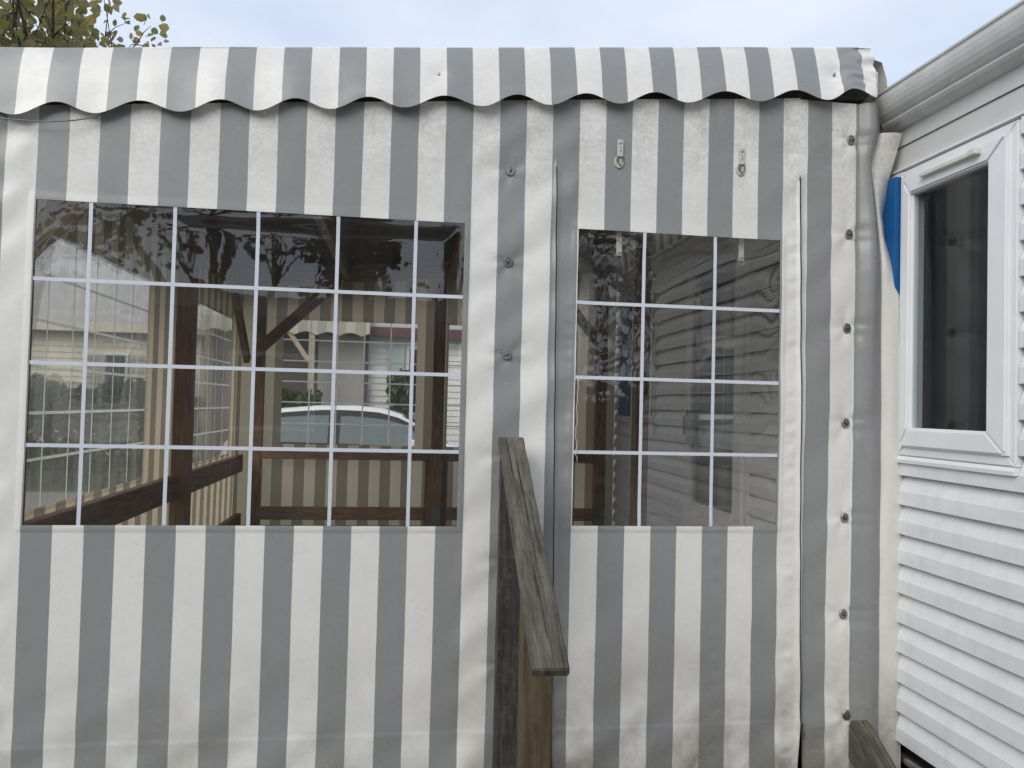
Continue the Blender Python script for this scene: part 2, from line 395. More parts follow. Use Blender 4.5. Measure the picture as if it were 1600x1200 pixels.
def panel(name, xl, xr, zbot, hole, mat, parent, zl=None, zr=None, warp=None):
    """vertical cloth from xl to xr; zl/zr: zip functions its left/right edge follows"""
    ex = [hole[0]-.024, hole[0]-.0215, hole[0], hole[1], hole[1]+.0215, hole[1]+.024] if hole else []
    if zr: ex += [xr-.004, xr-.009, xr-.016]
    if zl: ex += [xl+.004, xl+.009, xl+.016]
    X = lines(xl, xr, .0125, ex); ez = [2.0] + ([hole[2]-.024, hole[2]-.0215, hole[2], hole[3]] if hole else [])
    zt = hole[3] if hole else 2.30
    Z = lines(zbot, zt, .0125, ez+[.345, .352]); NT = 30
    vs, uv = [], []
    rows = [(z, 0) for z in Z] + [(zt, (k+1)/NT) for k in range(NT)]
    for z0, t in rows:
        for x0 in X:
            x = x0; z = z0+(ztop(x0)-z0)*t
            y = None; roll = 0
            if zr:
                k = max(0, 1-(xr-x0)/.06); x += (zr(z)+(-.0022 if z < 2.57 else .004)-xr)*k; roll += -.006*ss(.016, .0, xr-x0)*(1 if z < 2.56 else 0)
                if z < .34: x -= k*(.34-z)*.07
            if zl:
                k = max(0, 1-(x0-xl)/.06); x += (zl(z)+(.0022 if z < 2.56 else -.004)-xl)*k; roll += -.007*ss(.014, .0, x0-xl)*(1 if z < 2.56 else 0)
            vs.append((x, fy(x, z)+roll, z)); uv.append((x, z))
    n = len(X); fs = []
    for j in range(len(rows)-1):
        for i in range(n-1):
            if hole:
                cx, cz = (X[i]+X[i+1])/2, (rows[j][0]+rows[j+1][0])/2
                if hole[0] < cx < hole[1] and hole[2] < cz < hole[3] and rows[j+1][1] == 0: continue
            fs.append((j*n+i, j*n+i+1, (j+1)*n+i+1, (j+1)*n+i))
    return link(name, mesh(name, vs, fs, uv), mat, parent, True)
front = thing('front_curtain', 'grey and white striped awning front wall with clear windows and zipped door', 'awning wall', (.3, 3.0, .12))
panel('fabric_panel', -1.95, .588, .10, WIN_L, 'fabric_left', front, zr=ZIPS['l'])
dp = panel('door_panel', .592, 1.613, .10, WIN_R, 'fabric_door', front, zl=ZIPS['l'], zr=ZIPS['r'])
dp['label'] = 'zipped striped door panel with a small clear window'

# side panel and its loose edge beside the mobile home
def side_panel():
    xl, x1 = 1.6165, 1.8465
    X = lines(xl, x1, .0125, [xl+.004, xl+.009]); Z = lines(.10, 2.90, .014, [2.785])
    Bp = [(2.95, 1.945), (2.79, 1.958), (2.66, 1.919), (2.48, 1.945), (2.35, 1.961), (2.24, 1.971), (1.83, 1.972), (.1, 1.978)]
    Ep = [(2.95, 2.05), (2.78, 2.052), (2.59, 1.99), (2.456, 1.969), (2.35, 1.981), (2.17, 2.040), (2.10, 2.060), (2.04, 2.071), (1.84, 2.075), (.1, 2.078)]
    Bd = [(2.95, .01), (2.79, .0), (2.66, .03), (2.45, .02), (2.2, -.012), (1.8, -.015), (.1, -.008)]
    Ed = [(2.95, .0), (2.79, -.015), (2.6, .05), (2.456, .09), (2.3, .05), (2.1, .01), (1.8, .0), (.1, .004)]
    vs, uv, fs = [], [], []; nf1, nf2 = 10, 8; n = len(X)+nf1+nf2
    for z in Z:
        zz = min(z, 2.90)
        for x0 in X:
            k = max(0, 1-(x0-xl)/.06); x = x0+(ZIPS['r'](zz)+(.0022 if zz < 2.57 else -.003)-xl)*k
            zq = min(zz, ztop(x)); roll = -.009*ss(.012, .0, x0-xl)*(1 if zz < 2.58 else 0)
            vs.append((x, fy(x, zq)+roll, zq)); uv.append((x, zq))
        B = Vector((lerp_list(zz, Bp)*(3+lerp_list(zz, Bd))/3, 3+lerp_list(zz, Bd), zz)); E_ = Vector((lerp_list(zz, Ep)*(3+lerp_list(zz, Ed))/3, 3+lerp_list(zz, Ed), zz))
        x0 = vs[-1]; A = Vector(x0)
        for k in range(1, nf1+1):
            t = k/nf1; p = A.lerp(B, t); p.y += -.020*math.sin(math.pi*t)*(1+.5*nz3(zz*1.5, 3)) + .004*nz3(t*3, zz*4, 6) + .011*math.sin(2*math.pi*t+1)*ss(1.5, 2.5, zz)
            vs.append(p); uv.append((1.8465+t*.1075, zz))
        for k in range(1, nf2+1):
            t = k/nf2; p = B.lerp(E_, t); p.y += -.006*math.sin(math.pi*t) + .003*nz3(t*2, zz*5, 1)
            vs.append(p); uv.append((1.9541+t*.104, zz))
    for j in range(len(Z)-1):
        for i in range(n-1):
            if i >= len(X)+nf1-1 and Z[j+1] > 2.786: continue
            fs.append((j*n+i, j*n+i+1, (j+1)*n+i+1, (j+1)*n+i))
    o = link('side_panel', mesh('side_panel', vs, fs, uv), 'fabric_door', front, True); return o
side_panel()
# zips: dark teeth behind the slit, and the pull of the right one
for key, z0, z1 in (('l', .10, 2.556), ('r', .33, 2.58)):
    vs, uv, fs = [], [], []; n = 120
    for j in range(n+1):
        z = z0+(z1-z0)*j/n; x = ZIPS[key](z)
        for dx in (-.0075, .0075): vs.append((x+dx, fy(x, z)+.003, z)); uv.append((x+dx, z))
    for j in range(n): fs.append((2*j, 2*j+1, 2*j+3, 2*j+2))
    zo = link('zip', mesh('zip', vs, fs, uv), 'zip_dark', front)
    if key == 'r':
        x = ZIPS['r'](.335); yb = fy(x, .335)-.012
        bm = bmesh.new(); box_bm(bm, (x-.005, yb-.004, .325), (x+.005, yb+.004, .345), .002)
        link('zip_slider', bm_mesh(bm, 'zip_slider'), 'bronze', zo)
        pts = [(x+.004+.005*math.sin(a)*1.0, yb-.006, .302+.016*math.cos(a)) for a in [i*math.pi/8 for i in range(17)]]
        tube('zip_pull', pts, .0016, 'bronze', zo, 6)

# clear film windows
def film_pane(name, win, parent, nv, hz, mat='clear_film'):
    x0, x1, z0, z1 = win; mg = .018
    X = lines(x0-mg, x1+mg, .012); Z = lines(z0-mg, z1+mg, .012)
    def dy(x, z):
        edge = ss(0, .09, min(x-x0, x1-x, z-z0, z1-z))
        t = ss(z0+.45*(z1-z0), z1, z)
        k = (.25+1.0*t)
        tt = ss(z1-.20, z1, z)
        w_ = .0030*k*nz3(x*1.7, z*1.9, 11) + .0005*k*nz3(x*5, z*4.5, 12) + .00010*(.08+t)*nz3(x*15, z*11, 13) + tt*.0020*abs(nz3(x*6, z*9, 17))*ss(-.7, .1, x)
        if x0 > .3: w_ *= .45
        if x0 > .3:                                                # the door window is badly buckled on its hinge side
            q = ss(1.05, .72, x)*ss(1.45, 1.85, z); w_ += q*(.0060*abs(nz3(x*8, z*7, 14))+.0050*abs(nz3(x*17, z*13, 15))+.0010*nz3(x*38, z*28, 16))
        return (fy(x, z)*(1-edge)+edge*(D+.003*nz3(x*.8, z*.7, 19))) + .0035 + edge*w_
    vs = [(x, dy(x, z), z) for z in Z for x in X]; uv = [(x, z) for z in Z for x in X]; n = len(X)
    fs = [(j*n+i, j*n+i+1, (j+1)*n+i+1, (j+1)*n+i) for j in range(len(Z)-1) for i in range(n-1)]
    pane = link(name, mesh(name, vs, fs, uv), mat, parent, True)
    hw = .0068
    for xv in nv:
        vs = []; zz = lines(z0-.004, z1+.004, .02)
        for z in zz: vs += [(xv-hw, dy(xv, z)-.0016, z), (xv+hw, dy(xv, z)-.0016, z)]
        link('glazing_bar', mesh('glazing_bar', vs, [(2*j, 2*j+1, 2*j+3, 2*j+2) for j in range(len(zz)-1)]), 'film_bar', pane, True)
    for zv in hz:
        vs = []; xx = lines(x0-.004, x1+.004, .02)
        for x in xx: vs += [(x, dy(x, zv)-.0022, zv-hw), (x, dy(x, zv)-.0022, zv+hw)]
        link('glazing_bar', mesh('glazing_bar', vs, [(2*j, 2*j+2, 2*j+3, 2*j+1) for j in range(len(xx)-1)]), 'film_bar', pane, True)
    return pane
film_pane('window_pane', WIN_L, front, (-1.145, -.853, -.556, -.263, .030), (2.0146, 1.712, 1.416))
film_pane('window_pane', WIN_R, front, (.940, 1.2375), (2.0144, 1.718, 1.4235))

# turn buttons
def ellipse_bm(bm, rx, rz, y, seg=20, c=(0, 0)): return [bm.verts.new((c[0]+rx*math.cos(2*math.pi*i/seg), y, c[1]+rz*math.sin(2*math.pi*i/seg))) for i in range(seg)]
def button_meshes():
    bm = bmesh.new(); prev = None
    for rx, rz, y in ((.0175, .021, .003), (.0175, .021, -.001), (.0155, .019, -.0035), (.0115, .0145, -.0035), (.010, .013, -.001)):
        r = ellipse_bm(bm, rx, rz, y)
        if prev:
            for i in range(20): bm.faces.new((prev[i], prev[(i+1) % 20], r[(i+1) % 20], r[i]))
        prev = r
    bm.faces.new(prev); bmesh.ops.recalc_face_normals(bm, faces=bm.faces[:]); plate = bm_mesh(bm, 'turn_button')
    bm = bmesh.new(); bmesh.ops.create_uvsphere(bm, u_segments=12, v_segments=8, radius=1)
    for v in bm.verts: v.co = Vector((v.co.x*.0042, v.co.y*.006-.005, v.co.z*.0105))
    bmesh.ops.create_uvsphere(bm, u_segments=10, v_segments=6, radius=.0045, matrix=Matrix.Translation((0, -.010, 0)))
    return plate, bm_mesh(bm, 'turn_knob')
PL, KN = button_meshes()
random.seed(3)
for bx, bz in BTN_L[:3]+BTN_R:
    o = link('turn_button', PL, 'steel'); o.location = (bx, fy(bx, bz)-.004, bz); o.rotation_euler = (R(random.uniform(-5, 5)), R(random.uniform(-12, 12)), 0)
    setp(o, front)
    k = link('turn_knob', KN, 'bronze'); k.location = o.location; k.rotation_euler = (0, R(random.choice((-14, 4, 20, 78, 8))), 0); setp(k, o)

# roll-up straps: outside tab with eyelet, inside tongue with a ring
def rivet(c, r, mat, parent):
    bm = bmesh.new(); bmesh.ops.create_uvsphere(bm, u_segments=12, v_segments=8, radius=r)
    for v in bm.verts: v.co.y *= .5
    o = link('rivet', bm_mesh(bm, 'rivet'), mat, None, True); o.location = c; setp(o, parent); return o
for sx_, zt_ in ((.829, 2.668), (1.342, 2.672)):
    yb = fy(sx_, zt_-.05)-.003
    bm = bmesh.new(); box_bm(bm, (sx_-.0125, yb-.0045, zt_-.066), (sx_+.0125, yb, zt_+.004), .0015)
    tab = link('strap_tab', bm_mesh(bm, 'strap_tab'), 'strap', front)
    rivet((sx_, yb-.005, zt_-.010), .0062, 'steel', tab); rivet((sx_+.001, yb-.0052, zt_-.028), .0022, 'bronze', tab); rivet((sx_+.001, yb-.005, zt_-.040), .0040, 'steel', tab)
    bm = bmesh.new(); prev = None; cz = zt_-.086
    for rx, rz, y in ((.0205, .0255, yb+.002), (.0205, .0255, yb-.0012), (.0185, .0235, yb-.0026), (.012, .016, yb-.0026), (.011, .015, yb-.0008)):
        r = ellipse_bm(bm, rx, rz, y, 20, (sx_-.003, cz))
        if prev:
            for i in range(20): bm.faces.new((prev[i], prev[(i+1) % 20], r[(i+1) % 20], r[i]))
        prev = r
    bm.faces.new(prev); bmesh.ops.recalc_face_normals(bm, faces=bm.faces[:])
    link('strap_eyelet', bm_mesh(bm, 'strap_eyelet'), 'eyelet', tab, True)
    tube('strap_ring', [(sx_-.012, yb-.006, zt_-.066), (sx_+.012, yb-.006, zt_-.066), (sx_+.011, yb-.007, zt_-.078), (sx_+.002, yb-.007, zt_-.100), (sx_-.003, yb-.007, zt_-.100), (sx_-.011, yb-.007, zt_-.078), (sx_-.012, yb-.006, zt_-.066)], .0023, 'bronze', tab, 6)
    yi = D+.035; sxi = sx_*(yi/D)+.006; zi = 2.215 if sx_ < 1 else 2.220
    bm = bmesh.new(); box_bm(bm, (sxi-.0115, yi, zi), (sxi+.0115, yi+.003, 2.42), .001)
    tg = link('strap_tongue', bm_mesh(bm, 'strap_tongue'), 'strap', front)
    rivet((sxi, yi-.001, zi+.012), .005, 'steel', tg)
    tube('strap_ring', [(sxi+.0155*math.cos(a), yi+.001, zi-.001+.015*math.sin(a)) for a in [i*math.pi/8 for i in range(17)]], .0022, 'steel', tg, 6)
# frayed thread down the hinge-side edge of the door window
random.seed(11)
pts = []; z = 1.72
while z > 1.36:
    pts.append((.676+random.uniform(-.004, .006), D-.006, z)); z -= .02
tube('loose_thread', pts, .0011, 'thread', front, 5)
tube('loose_thread', [(.678, D-.006, 1.70), (.690, D-.012, 1.712), (.700, D-.010, 1.722), (.694, D-.008, 1.706), (.703, D-.010, 1.700)], .001, 'thread', front, 5)

# ------------------------------------------------------------------ awning roof with valance
def bz0(x): return 2.55+.0884*(x+1.028)
def redge(x): return 3.151+.0891*(x-1.916)              # height of the front roof edge (at y = 3.02)
LOWS = [round(q+.021, 3) for q in (-2.3, -1.985, -1.70, -1.425, -1.154, -.860, -.590, -.325, -.052, .247, .512, .792, 1.073, 1.379, 1.672, 1.905, 2.2)]
def scallop(x):
    for a, b in zip(LOWS, LOWS[1:]):
        if a <= x <= b:
            t = (x-a)/(b-a); s = .5-.5*math.cos(2*math.pi*t); return s
    return 0
roof = thing('awning_roof', 'sloping striped awning roof with a scalloped front valance', 'awning', (.2, 5.2, 2.9))
def valance():
    xs = lines(-2.05, 1.921, .016); vs, uv, fs = [], [], []; N = 26
    for x in xs:
        zt = redge(x); drop = 0
        zb = 2.590+.0964*(x+1.40)+.044*scallop(x)
        if x > 1.78: zb += .0
        for k in range(N+1):
            t = k/N
            z = zt+(zb-zt)*t
            y = 3.02-.058*(.65*t+.35*(1-(1-t)**3)) + .004*nz3(x*1.6, t*1.6, 20)*t + .0022*nz3(x*6, t*4, 21)*t
            y += 0
            xx = x+.004*t
            if x > 1.70:                                              # buckled, worn corner
                q = ss(1.70, 1.93, x); y += .018*q*nz3(x*12, t*7, 22) - .01*q*t; xx += -.02*q*t
            r2 = (xx-1.735)**2+(z-3.01)**2; y += .016*math.exp(-r2/.0016)
            r2 = (xx-.10)**2+(z-2.87)**2; y += .008*math.exp(-r2/.0012)
            vs.append((xx, y, z)); uv.append((x, z+1.0))
    n = N+1
    for i in range(len(xs)-1):
        for k in range(N): fs.append((i*n+k, i*n+k+1, (i+1)*n+k+1, (i+1)*n+k))
    o = link('valance', mesh('valance', vs, fs, uv), 'fabric_valance', roof, True)
    return o
val = valance()
def roof_sheet():
    xs = lines(-2.05, 1.921, .05); ys = [3.02, 3.026, 3.04, 3.08, 3.3, 3.8, 4.6, 5.4, 6.2, 7.0, 7.6]; vs, uv, fs = [], [], []
    for y in ys:
        for x in xs:
            z = redge(x)+(0, .006, .009, .010, .006, 0, .004, 0, .004, 0, 0)[ys.index(y)] + .004*nz3(x*2, y*2)
            vs.append((x, y, z)); uv.append((x, z+1))
    n = len(xs)
    for j in range(len(ys)-1):
        for i in range(n-1): fs.append((j*n+i, j*n+i+1, (j+1)*n+i+1, (j+1)*n+i))
    return link('roof_sheet', mesh('roof_sheet', vs, fs, uv), 'fabric_roof', roof, True)
roof_sheet()
# dark boarding added under the cloth to keep the ceiling dark and opaque
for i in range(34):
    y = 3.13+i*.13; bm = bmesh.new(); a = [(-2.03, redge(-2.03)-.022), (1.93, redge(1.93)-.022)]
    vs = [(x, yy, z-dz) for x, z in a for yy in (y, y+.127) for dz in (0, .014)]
    me = mesh('dark_lining', vs, [(0, 2, 6, 4), (1, 5, 7, 3), (0, 1, 3, 2), (4, 6, 7, 5), (0, 4, 5, 1), (2, 3, 7, 6)]); link('dark_lining', me, 'wood_ceiling', roof); bm.free()
# cloth that closes the roof against the home and at the back
vs, uv, fs = [], [], []
for k in range(41):
    y = 3.10+4.5*k/40
    for x, z in ((1.94, redge(1.94)), (2.02, redge(1.94)-.02), (2.045, 3.06), (2.06, 2.90)): vs.append((x+.006*nz3(y*3, z*4), y, z)); uv.append((y, z))
for k in range(40):
    for q in range(3): fs.append((k*4+q, k*4+q+1, (k+1)*4+q+1, (k+1)*4+q))
link('side_closure', mesh('side_closure', vs, fs, uv), 'fabric_roof', roof, True)
vs, uv, fs = [], [], []; xs = lines(-2.05, 2.05, .1)
for x in xs:
    for z in (redge(min(x, 1.94)), bz0(x)): vs.append((x, 7.602, z)); uv.append((x, z))
for k in range(len(xs)-1): fs.append((2*k, 2*k+1, 2*k+3, 2*k+2))
link('back_closure', mesh('back_closure', vs, fs, uv), 'fabric_roof', roof)
vs, uv, fs = [], [], []; ys = lines(3.08, 7.6, .1)
for y in ys:
    for x, z in ((-2.05, redge(-2.05)), (-2.06, redge(-2.05)-.28)): vs.append((x, y, z)); uv.append((y, z))
for k in range(len(ys)-1): fs.append((2*k, 2*k+1, 2*k+3, 2*k+2))
link('left_closure', mesh('left_closure', vs, fs, uv), 'fabric_roof', roof)
for rx, rz in ((.10, 2.872), (1.735, 3.01)):
    rt_ = (redge(rx)-rz)/.235; ry = 3.02-.058*(.65*rt_+.35*(1-(1-rt_)**3))
    rivet((rx, ry+.006, rz), .0075, 'steel', val)
# worn end of the roof beam wrap beyond the valance
bm = bmesh.new(); box_bm(bm, (1.925, 3.03, 2.95), (1.962, 3.11, 3.06), .008)
link('corner_wrap', bm_mesh(bm, 'corner_wrap'), 'old_white', roof)

# thin cable sagging under the valance at the left
cab = tube('cable', [(-1.62, 2.965, 2.60), (-1.42, 2.962, 2.572), (-1.30, 2.962, 2.571), (-1.20, 2.965, 2.585), (-1.13, 2.972, 2.605), (-1.09, 2.99, 2.64)], .0025, 'bracket', None, 6)
tag(cab, 'thin dark cable sagging below the left end of the scalloped valance', 'cable')

# ------------------------------------------------------------------ timber frame of the veranda
FLOOR = .45
fr = thing('timber_frame', 'brown stained timber frame of posts, rails and braces inside the awning', 'timber frame', (.3, 5.2, FLOOR))
def bz(x): return 2.672+.0884*(x+1.028)
W = 'wood_brown'
beam('beam', (-1.56, 3.085, bz(-1.56)+.05), (1.91, 3.085, bz(1.91)+.05), .09, .095, 'wood_dark', fr)
beam('beam', (-1.56, 7.33, bz(-1.56)+.05), (2.02, 7.33, bz(2.02)+.05), .08, .12, W, fr)
beam('beam', (-1.46, 3.11, 2.64), (-1.46, 7.28, 2.64), .09, .13, W, fr)
for xr in (-.55, .42, 1.35): beam('rafter', (xr, 3.11, bz(xr)+.07), (xr, 7.28, bz(xr)+.07), .06, .12, W, fr)
def post(x0, x1, y0, y1, z1, mat=W): return beam('post', ((x0+x1)/2, (y0+y1)/2, FLOOR), ((x0+x1)/2, (y0+y1)/2, z1), y1-y0, x1-x0, mat, fr, .006, (1, 0, 0))
post(-1.48, -1.39, 3.06, 3.15, 2.58); post(.35, .44, 3.03, 3.12, 2.74); post(1.77, 1.86, 3.03, 3.12, 2.86)
post(-1.455, -1.35, 5.22, 5.33, 2.575); post(-1.345, -1.26, 7.30, 7.385, 2.65)
mp_ = post(.27, .378, 7.27, 7.375, 2.77); post(1.835, 1.935, 7.27, 7.375, 2.92); post(1.57, 1.665, 5.14, 5.235, 2.86)
beam('post', (.243, 7.345, FLOOR), (.243, 7.345, 1.06), .05, .05, W, fr, .004, (1, 0, 0)); beam('post', (.405, 7.345, FLOOR), (.405, 7.345, 1.06), .05, .05, W, fr, .004, (1, 0, 0))
# rails
beam('rail', (-1.26, 7.33, 1.108), (.27, 7.33, 1.108), .06, .09, W, fr); beam('rail', (.378, 7.33, 1.108), (1.835, 7.33, 1.108), .06, .09, W, fr)
beam('rail', (-1.26, 7.33, .57), (.217, 7.33, .57), .06, .115, W, fr); beam('rail', (.431, 7.33, .57), (1.835, 7.33, .57), .06, .115, W, fr)
beam('rail', (-1.44, 3.16, 1.023), (-1.44, 5.22, 1.023), .05, .152, W, fr); beam('rail', (-1.44, 5.33, 1.023), (-1.44, 7.30, 1.023), .05, .152, W, fr)
beam('rail', (-1.44, 3.16, .52), (-1.44, 5.22, .52), .05, .105, W, fr); beam('rail', (-1.44, 5.33, .52), (-1.44, 7.30, .52), .05, .105, W, fr)
# braces
beam('brace', (-1.33, 7.29, 2.03), (-.62, 7.29, 2.71), .05, .10, W, fr); beam('brace', (-1.40, 7.26, 1.95), (-1.42, 6.62, 2.60), .05, .09, W, fr)
beam('brace', (1.86, 7.26, 2.2), (1.5, 7.26, 2.62), .05, .09, W, fr)
bp = beam('brace', (-1.47, 3.13, 2.10), (-.97, 3.13, 2.62), .08, .10, 'wood_pale', fr, .022); bp['label'] = 'pale weathered knee brace with a knot'
box('bracket', (.283, 7.258, FLOOR), (.365, 7.268, .63), 'bracket', fr, .002); box('bracket', (1.845, 7.258, FLOOR), (1.925, 7.268, .66), 'bracket', fr, .002)
# deck
deck = thing('terrace_deck', 'dark timber deck floor inside the awning', 'deck', (.3, 5.2, 0))
for i in range(30):
    y = 3.06+i*.145; box('deck_board', (-1.58, y, FLOOR-.028), (2.03, y+.138, FLOOR), 'wood_deck', deck, .004)
for x in (-1.4, -.3, .9, 1.9): box('joist', (x-.04, 3.08, .0), (x+.04, 7.38, FLOOR-.03), 'wood_deck', deck)

# ------------------------------------------------------------------ back and left curtains
def flat_curtain(name, label, axis, pos, u0, u1, z0, ztf, wins, mat, nbars_v, nbars_z, fmat='clear_film_old'):
    """axis 'x': cloth lies in plane y=pos, u is x.  axis 'y': plane x=pos, u is y."""
    th = thing(name, label, 'awning wall', (((u0+u1)/2, pos, z0) if axis == 'x' else (pos, (u0+u1)/2, z0)))
    def P3(u, z, off=0): 
        d = pos+off+.006*nz3(u*1.3, z*1.1, 31)+.0025*nz3(u*6, z*2, 32)
        return (u, d, z) if axis == 'x' else (d, u, z)
    ex = [e for wn in wins for e in wn[:2]]; U = lines(u0, u1, .03, ex); zt = max(wn[3] for wn in wins); Z = lines(z0, zt, .03, [e for wn in wins for e in wn[2:]]); NT = 10
    rows = [(z, 0) for z in Z]+[(zt, (k+1)/NT) for k in range(NT)]
    vs, uv, fs = [], [], []
    for zz, t in rows:
        for u in U: z = zz+(ztf(u)-zz)*t; vs.append(P3(u, z)); uv.append((u, z))
    n = len(U)
    for j in range(len(rows)-1):
        for i in range(n-1):
            cu, cz = (U[i]+U[i+1])/2, (rows[j][0]+rows[j+1][0])/2
            if rows[j+1][1] == 0 and any(a < cu < b and c < cz < d for a, b, c, d in wins): continue
            fs.append((j*n+i, j*n+i+1, (j+1)*n+i+1, (j+1)*n+i))
    link('fabric_panel', mesh('fabric_panel', vs, fs, uv), mat, th, True)
    for wi, (a, b, c, d) in enumerate(wins):
        U2 = lines(a-.02, b+.02, .03); Z2 = lines(c-.02, d+.02, .03); n = len(U2)
        vs = [P3(u, z, .004) for z in Z2 for u in U2]; uv = [(u, z) for z in Z2 for u in U2]
        pane = link('window_pane', mesh('window_pane', vs, [(j*n+i, j*n+i+1, (j+1)*n+i+1, (j+1)*n+i) for j in range(len(Z2)-1) for i in range(n-1)], uv), fmat, th, True)
        hw = .0065
        for k in range(1, nbars_v[wi]):
            u = a+(b-a)*k/nbars_v[wi]; zz = lines(c, d, .06); vs = []
            for z in zz: vs += [P3(u-hw, z, .0), P3(u+hw, z, .0)]
            link('glazing_bar', mesh('glazing_bar', vs, [(2*j, 2*j+1, 2*j+3, 2*j+2) for j in range(len(zz)-1)]), 'film_bar_lit', pane)
        for z in nbars_z:
            uu = lines(a, b, .06); vs = []
            for u in uu: vs += [P3(u, z-hw, -.001), P3(u, z+hw, -.001)]
            link('glazing_bar', mesh('glazing_bar', vs, [(2*j, 2*j+2, 2*j+3, 2*j+1) for j in range(len(uu)-1)]), 'film_bar_lit', pane)
    return th
flat_curtain('back_curtain', 'far striped awning wall with gridded clear windows facing the white car', 'x', 7.42, -1.53, 2.05, .30, lambda u: bz(u)+.16,
             [(-1.112, .115, 1.192, 2.345), (.416, 1.46, 1.192, 2.350)], 'fabric_back', (5, 4), (2.16, 1.966, 1.774, 1.582, 1.386))
flat_curtain('left_curtain', 'left striped awning wall with two gridded clear windows', 'y', -1.515, 3.02, 7.44, .30, lambda u: 2.74,
             [(3.30, 4.87, 1.118, 2.298), (5.55, 7.12, 1.118, 2.298)], 'fabric_side', (6, 6), (2.105, 1.908, 1.713, 1.519, 1.325), 'clear_film_milky')

# ------------------------------------------------------------------ mobile home on the right
XW = 2.0814; FA0 = 2.366; HY0, HY1 = -.6, 8.7
home = thing('mobile_home', 'white clapboard mobile home with grey gutter beside the awning', 'mobile home', (3.9, 4.0, 0))
OPEN = [(FA0, 2.998, 1.434, 2.618), (4.425, 5.50, .42, 2.66), (6.19, 6.85, 1.43, 2.64)]
EXP = .1215; zb = .255
r = 0
while zb + r*EXP < 2.64:
    z0 = zb+r*EXP; z1 = min(z0+EXP, 2.64)
    cuts = sorted((a-.004, b+.004) for a, b, c, d in OPEN if z1 > c+.01 and z0 < d-.01)
    segs = []; y = HY0
    for a, b in cuts: segs.append((y, a)); y = b
    segs.append((y, HY1))
    prof = [(XW, z0+.004), (XW-.026, z0+.002), (XW-.0275, z0+.004), (XW-.0268, z0+.030), (XW-.0258, z0+EXP*.48), (XW-.0235, z0+EXP*.52), (XW-.002, z0+EXP-.004), (XW, z0+EXP-.002)]
    prof = [(x, min(z, 2.638)) for x, z in prof]
    for a, b in segs: extrude_profile('siding_board', prof, a, b, 'siding', home)
    for a, b, c, d in OPEN:
        if z0 < c-.04 and z1 > c+.01:                                  # cut-down board under a sill
            extrude_profile('siding_board', [(x, min(z, c-.031)) for x, z in prof], a-.0038, b+.0038, 'siding', home)
    r += 1
# carcass behind the boards, with real openings left for windows and door
def wall_pieces():
    ys = [HY0]; z_lo, z_hi = .255, 2.83
    prev = HY0
    for a, b, c, d in sorted(OPEN):
        box('wall_panel', (XW+.001, prev, z_lo), (XW+.09, a, z_hi), 'dark_void', home)
        box('wall_panel', (XW+.001, a, d), (XW+.09, b, z_hi), 'dark_void', home)
        if c > z_lo+.02: box('wall_panel', (XW+.001, a, z_lo), (XW+.09, b, c), 'dark_void', home)
        prev = b
    box('wall_panel', (XW+.001, prev, z_lo), (XW+.09, HY1, z_hi), 'dark_void', home)
wall_pieces()
box('room', (XW+.75, HY0+.1, .4), (6.0, HY1-.1, 2.8), 'room_dark', home)  # solid dark block standing in for the unlit inside
box('end_wall', (XW+.095, HY0, .255), (6.1, HY0+.08, 2.83), 'fascia_white', home); box('end_wall', (XW+.095, HY1-.08, .255), (6.1, HY1, 2.83), 'fascia_white', home)
box('skirting', (XW+.06, HY0+.1, .0), (XW+.10, HY1-.1, .25), 'dark_void', home)
box('floor_slab', (XW+.1, HY0, .255), (6.1, HY1, .33), 'dark_void', home)
tube('axle_pipe', [(XW+.03, HY0, .17), (XW+.03, HY1, .17)], .022, 'steel', home, 8)
# fascia boards above the siding, in two steps
extrude_profile('fascia_board', [(XW, 2.640), (XW-.012, 2.640), (XW-.014, 2.735), (XW, 2.740)], HY0, HY1, 'fascia_white', home)
extrude_profile('fascia_board', [(XW, 2.742), (XW-.022, 2.738), (XW-.024, 2.826), (XW, 2.826)], HY0, HY1, 'fascia_white', home)
extrude_profile('drip_bead', [(XW-.0, 2.630), (XW-.030, 2.632), (XW-.030, 2.640), (XW, 2.642)], HY0, HY1, 'white_upvc', home)
extrude_profile('soffit', [(XW+.09, 2.826), (XW-.06, 2.826), (XW-.06, 2.838), (XW+.09, 2.838)], HY0, HY1, 'fascia_white', home)
# gutter: half-round channel with a rolled lip and a ledge under it
gp = []
for a in range(0, 13):
    an = math.pi*(a/12)*.62; gp.append((1.965+.062*(1-math.cos(an))*1.05, 2.955-.118*math.sin(an)**1.0 if an < math.pi/2 else 2.955-.118))
out_ = [(1.952, 2.958), (1.952, 2.950), (1.958, 2.944), (1.957, 2.925), (1.960, 2.905), (1.966, 2.885), (1.976, 2.866), (1.990, 2.850), (2.000, 2.842), (1.999, 2.833), (2.008, 2.822), (2.026, 2.812), (2.050, 2.806), (2.076, 2.806)]
inn = [(2.076, 2.812), (2.050, 2.812), (2.028, 2.818), (2.012, 2.828), (2.006, 2.838), (1.994, 2.856), (1.980, 2.872), (1.971, 2.888), (1.965, 2.906), (1.963, 2.925), (1.964, 2.946), (1.970, 2.952), (1.968, 2.958)]
gut = extrude_profile('gutter', out_+inn, HY0, 3.05, 'gutter_grey', home, False, 24)
cap = out_+[(2.076, 2.958)]
extrude_profile('end_cap', [(x-.002 if x < 2.07 else x, z) for x, z in cap], 3.05, 3.058, 'gutter_grey', gut)
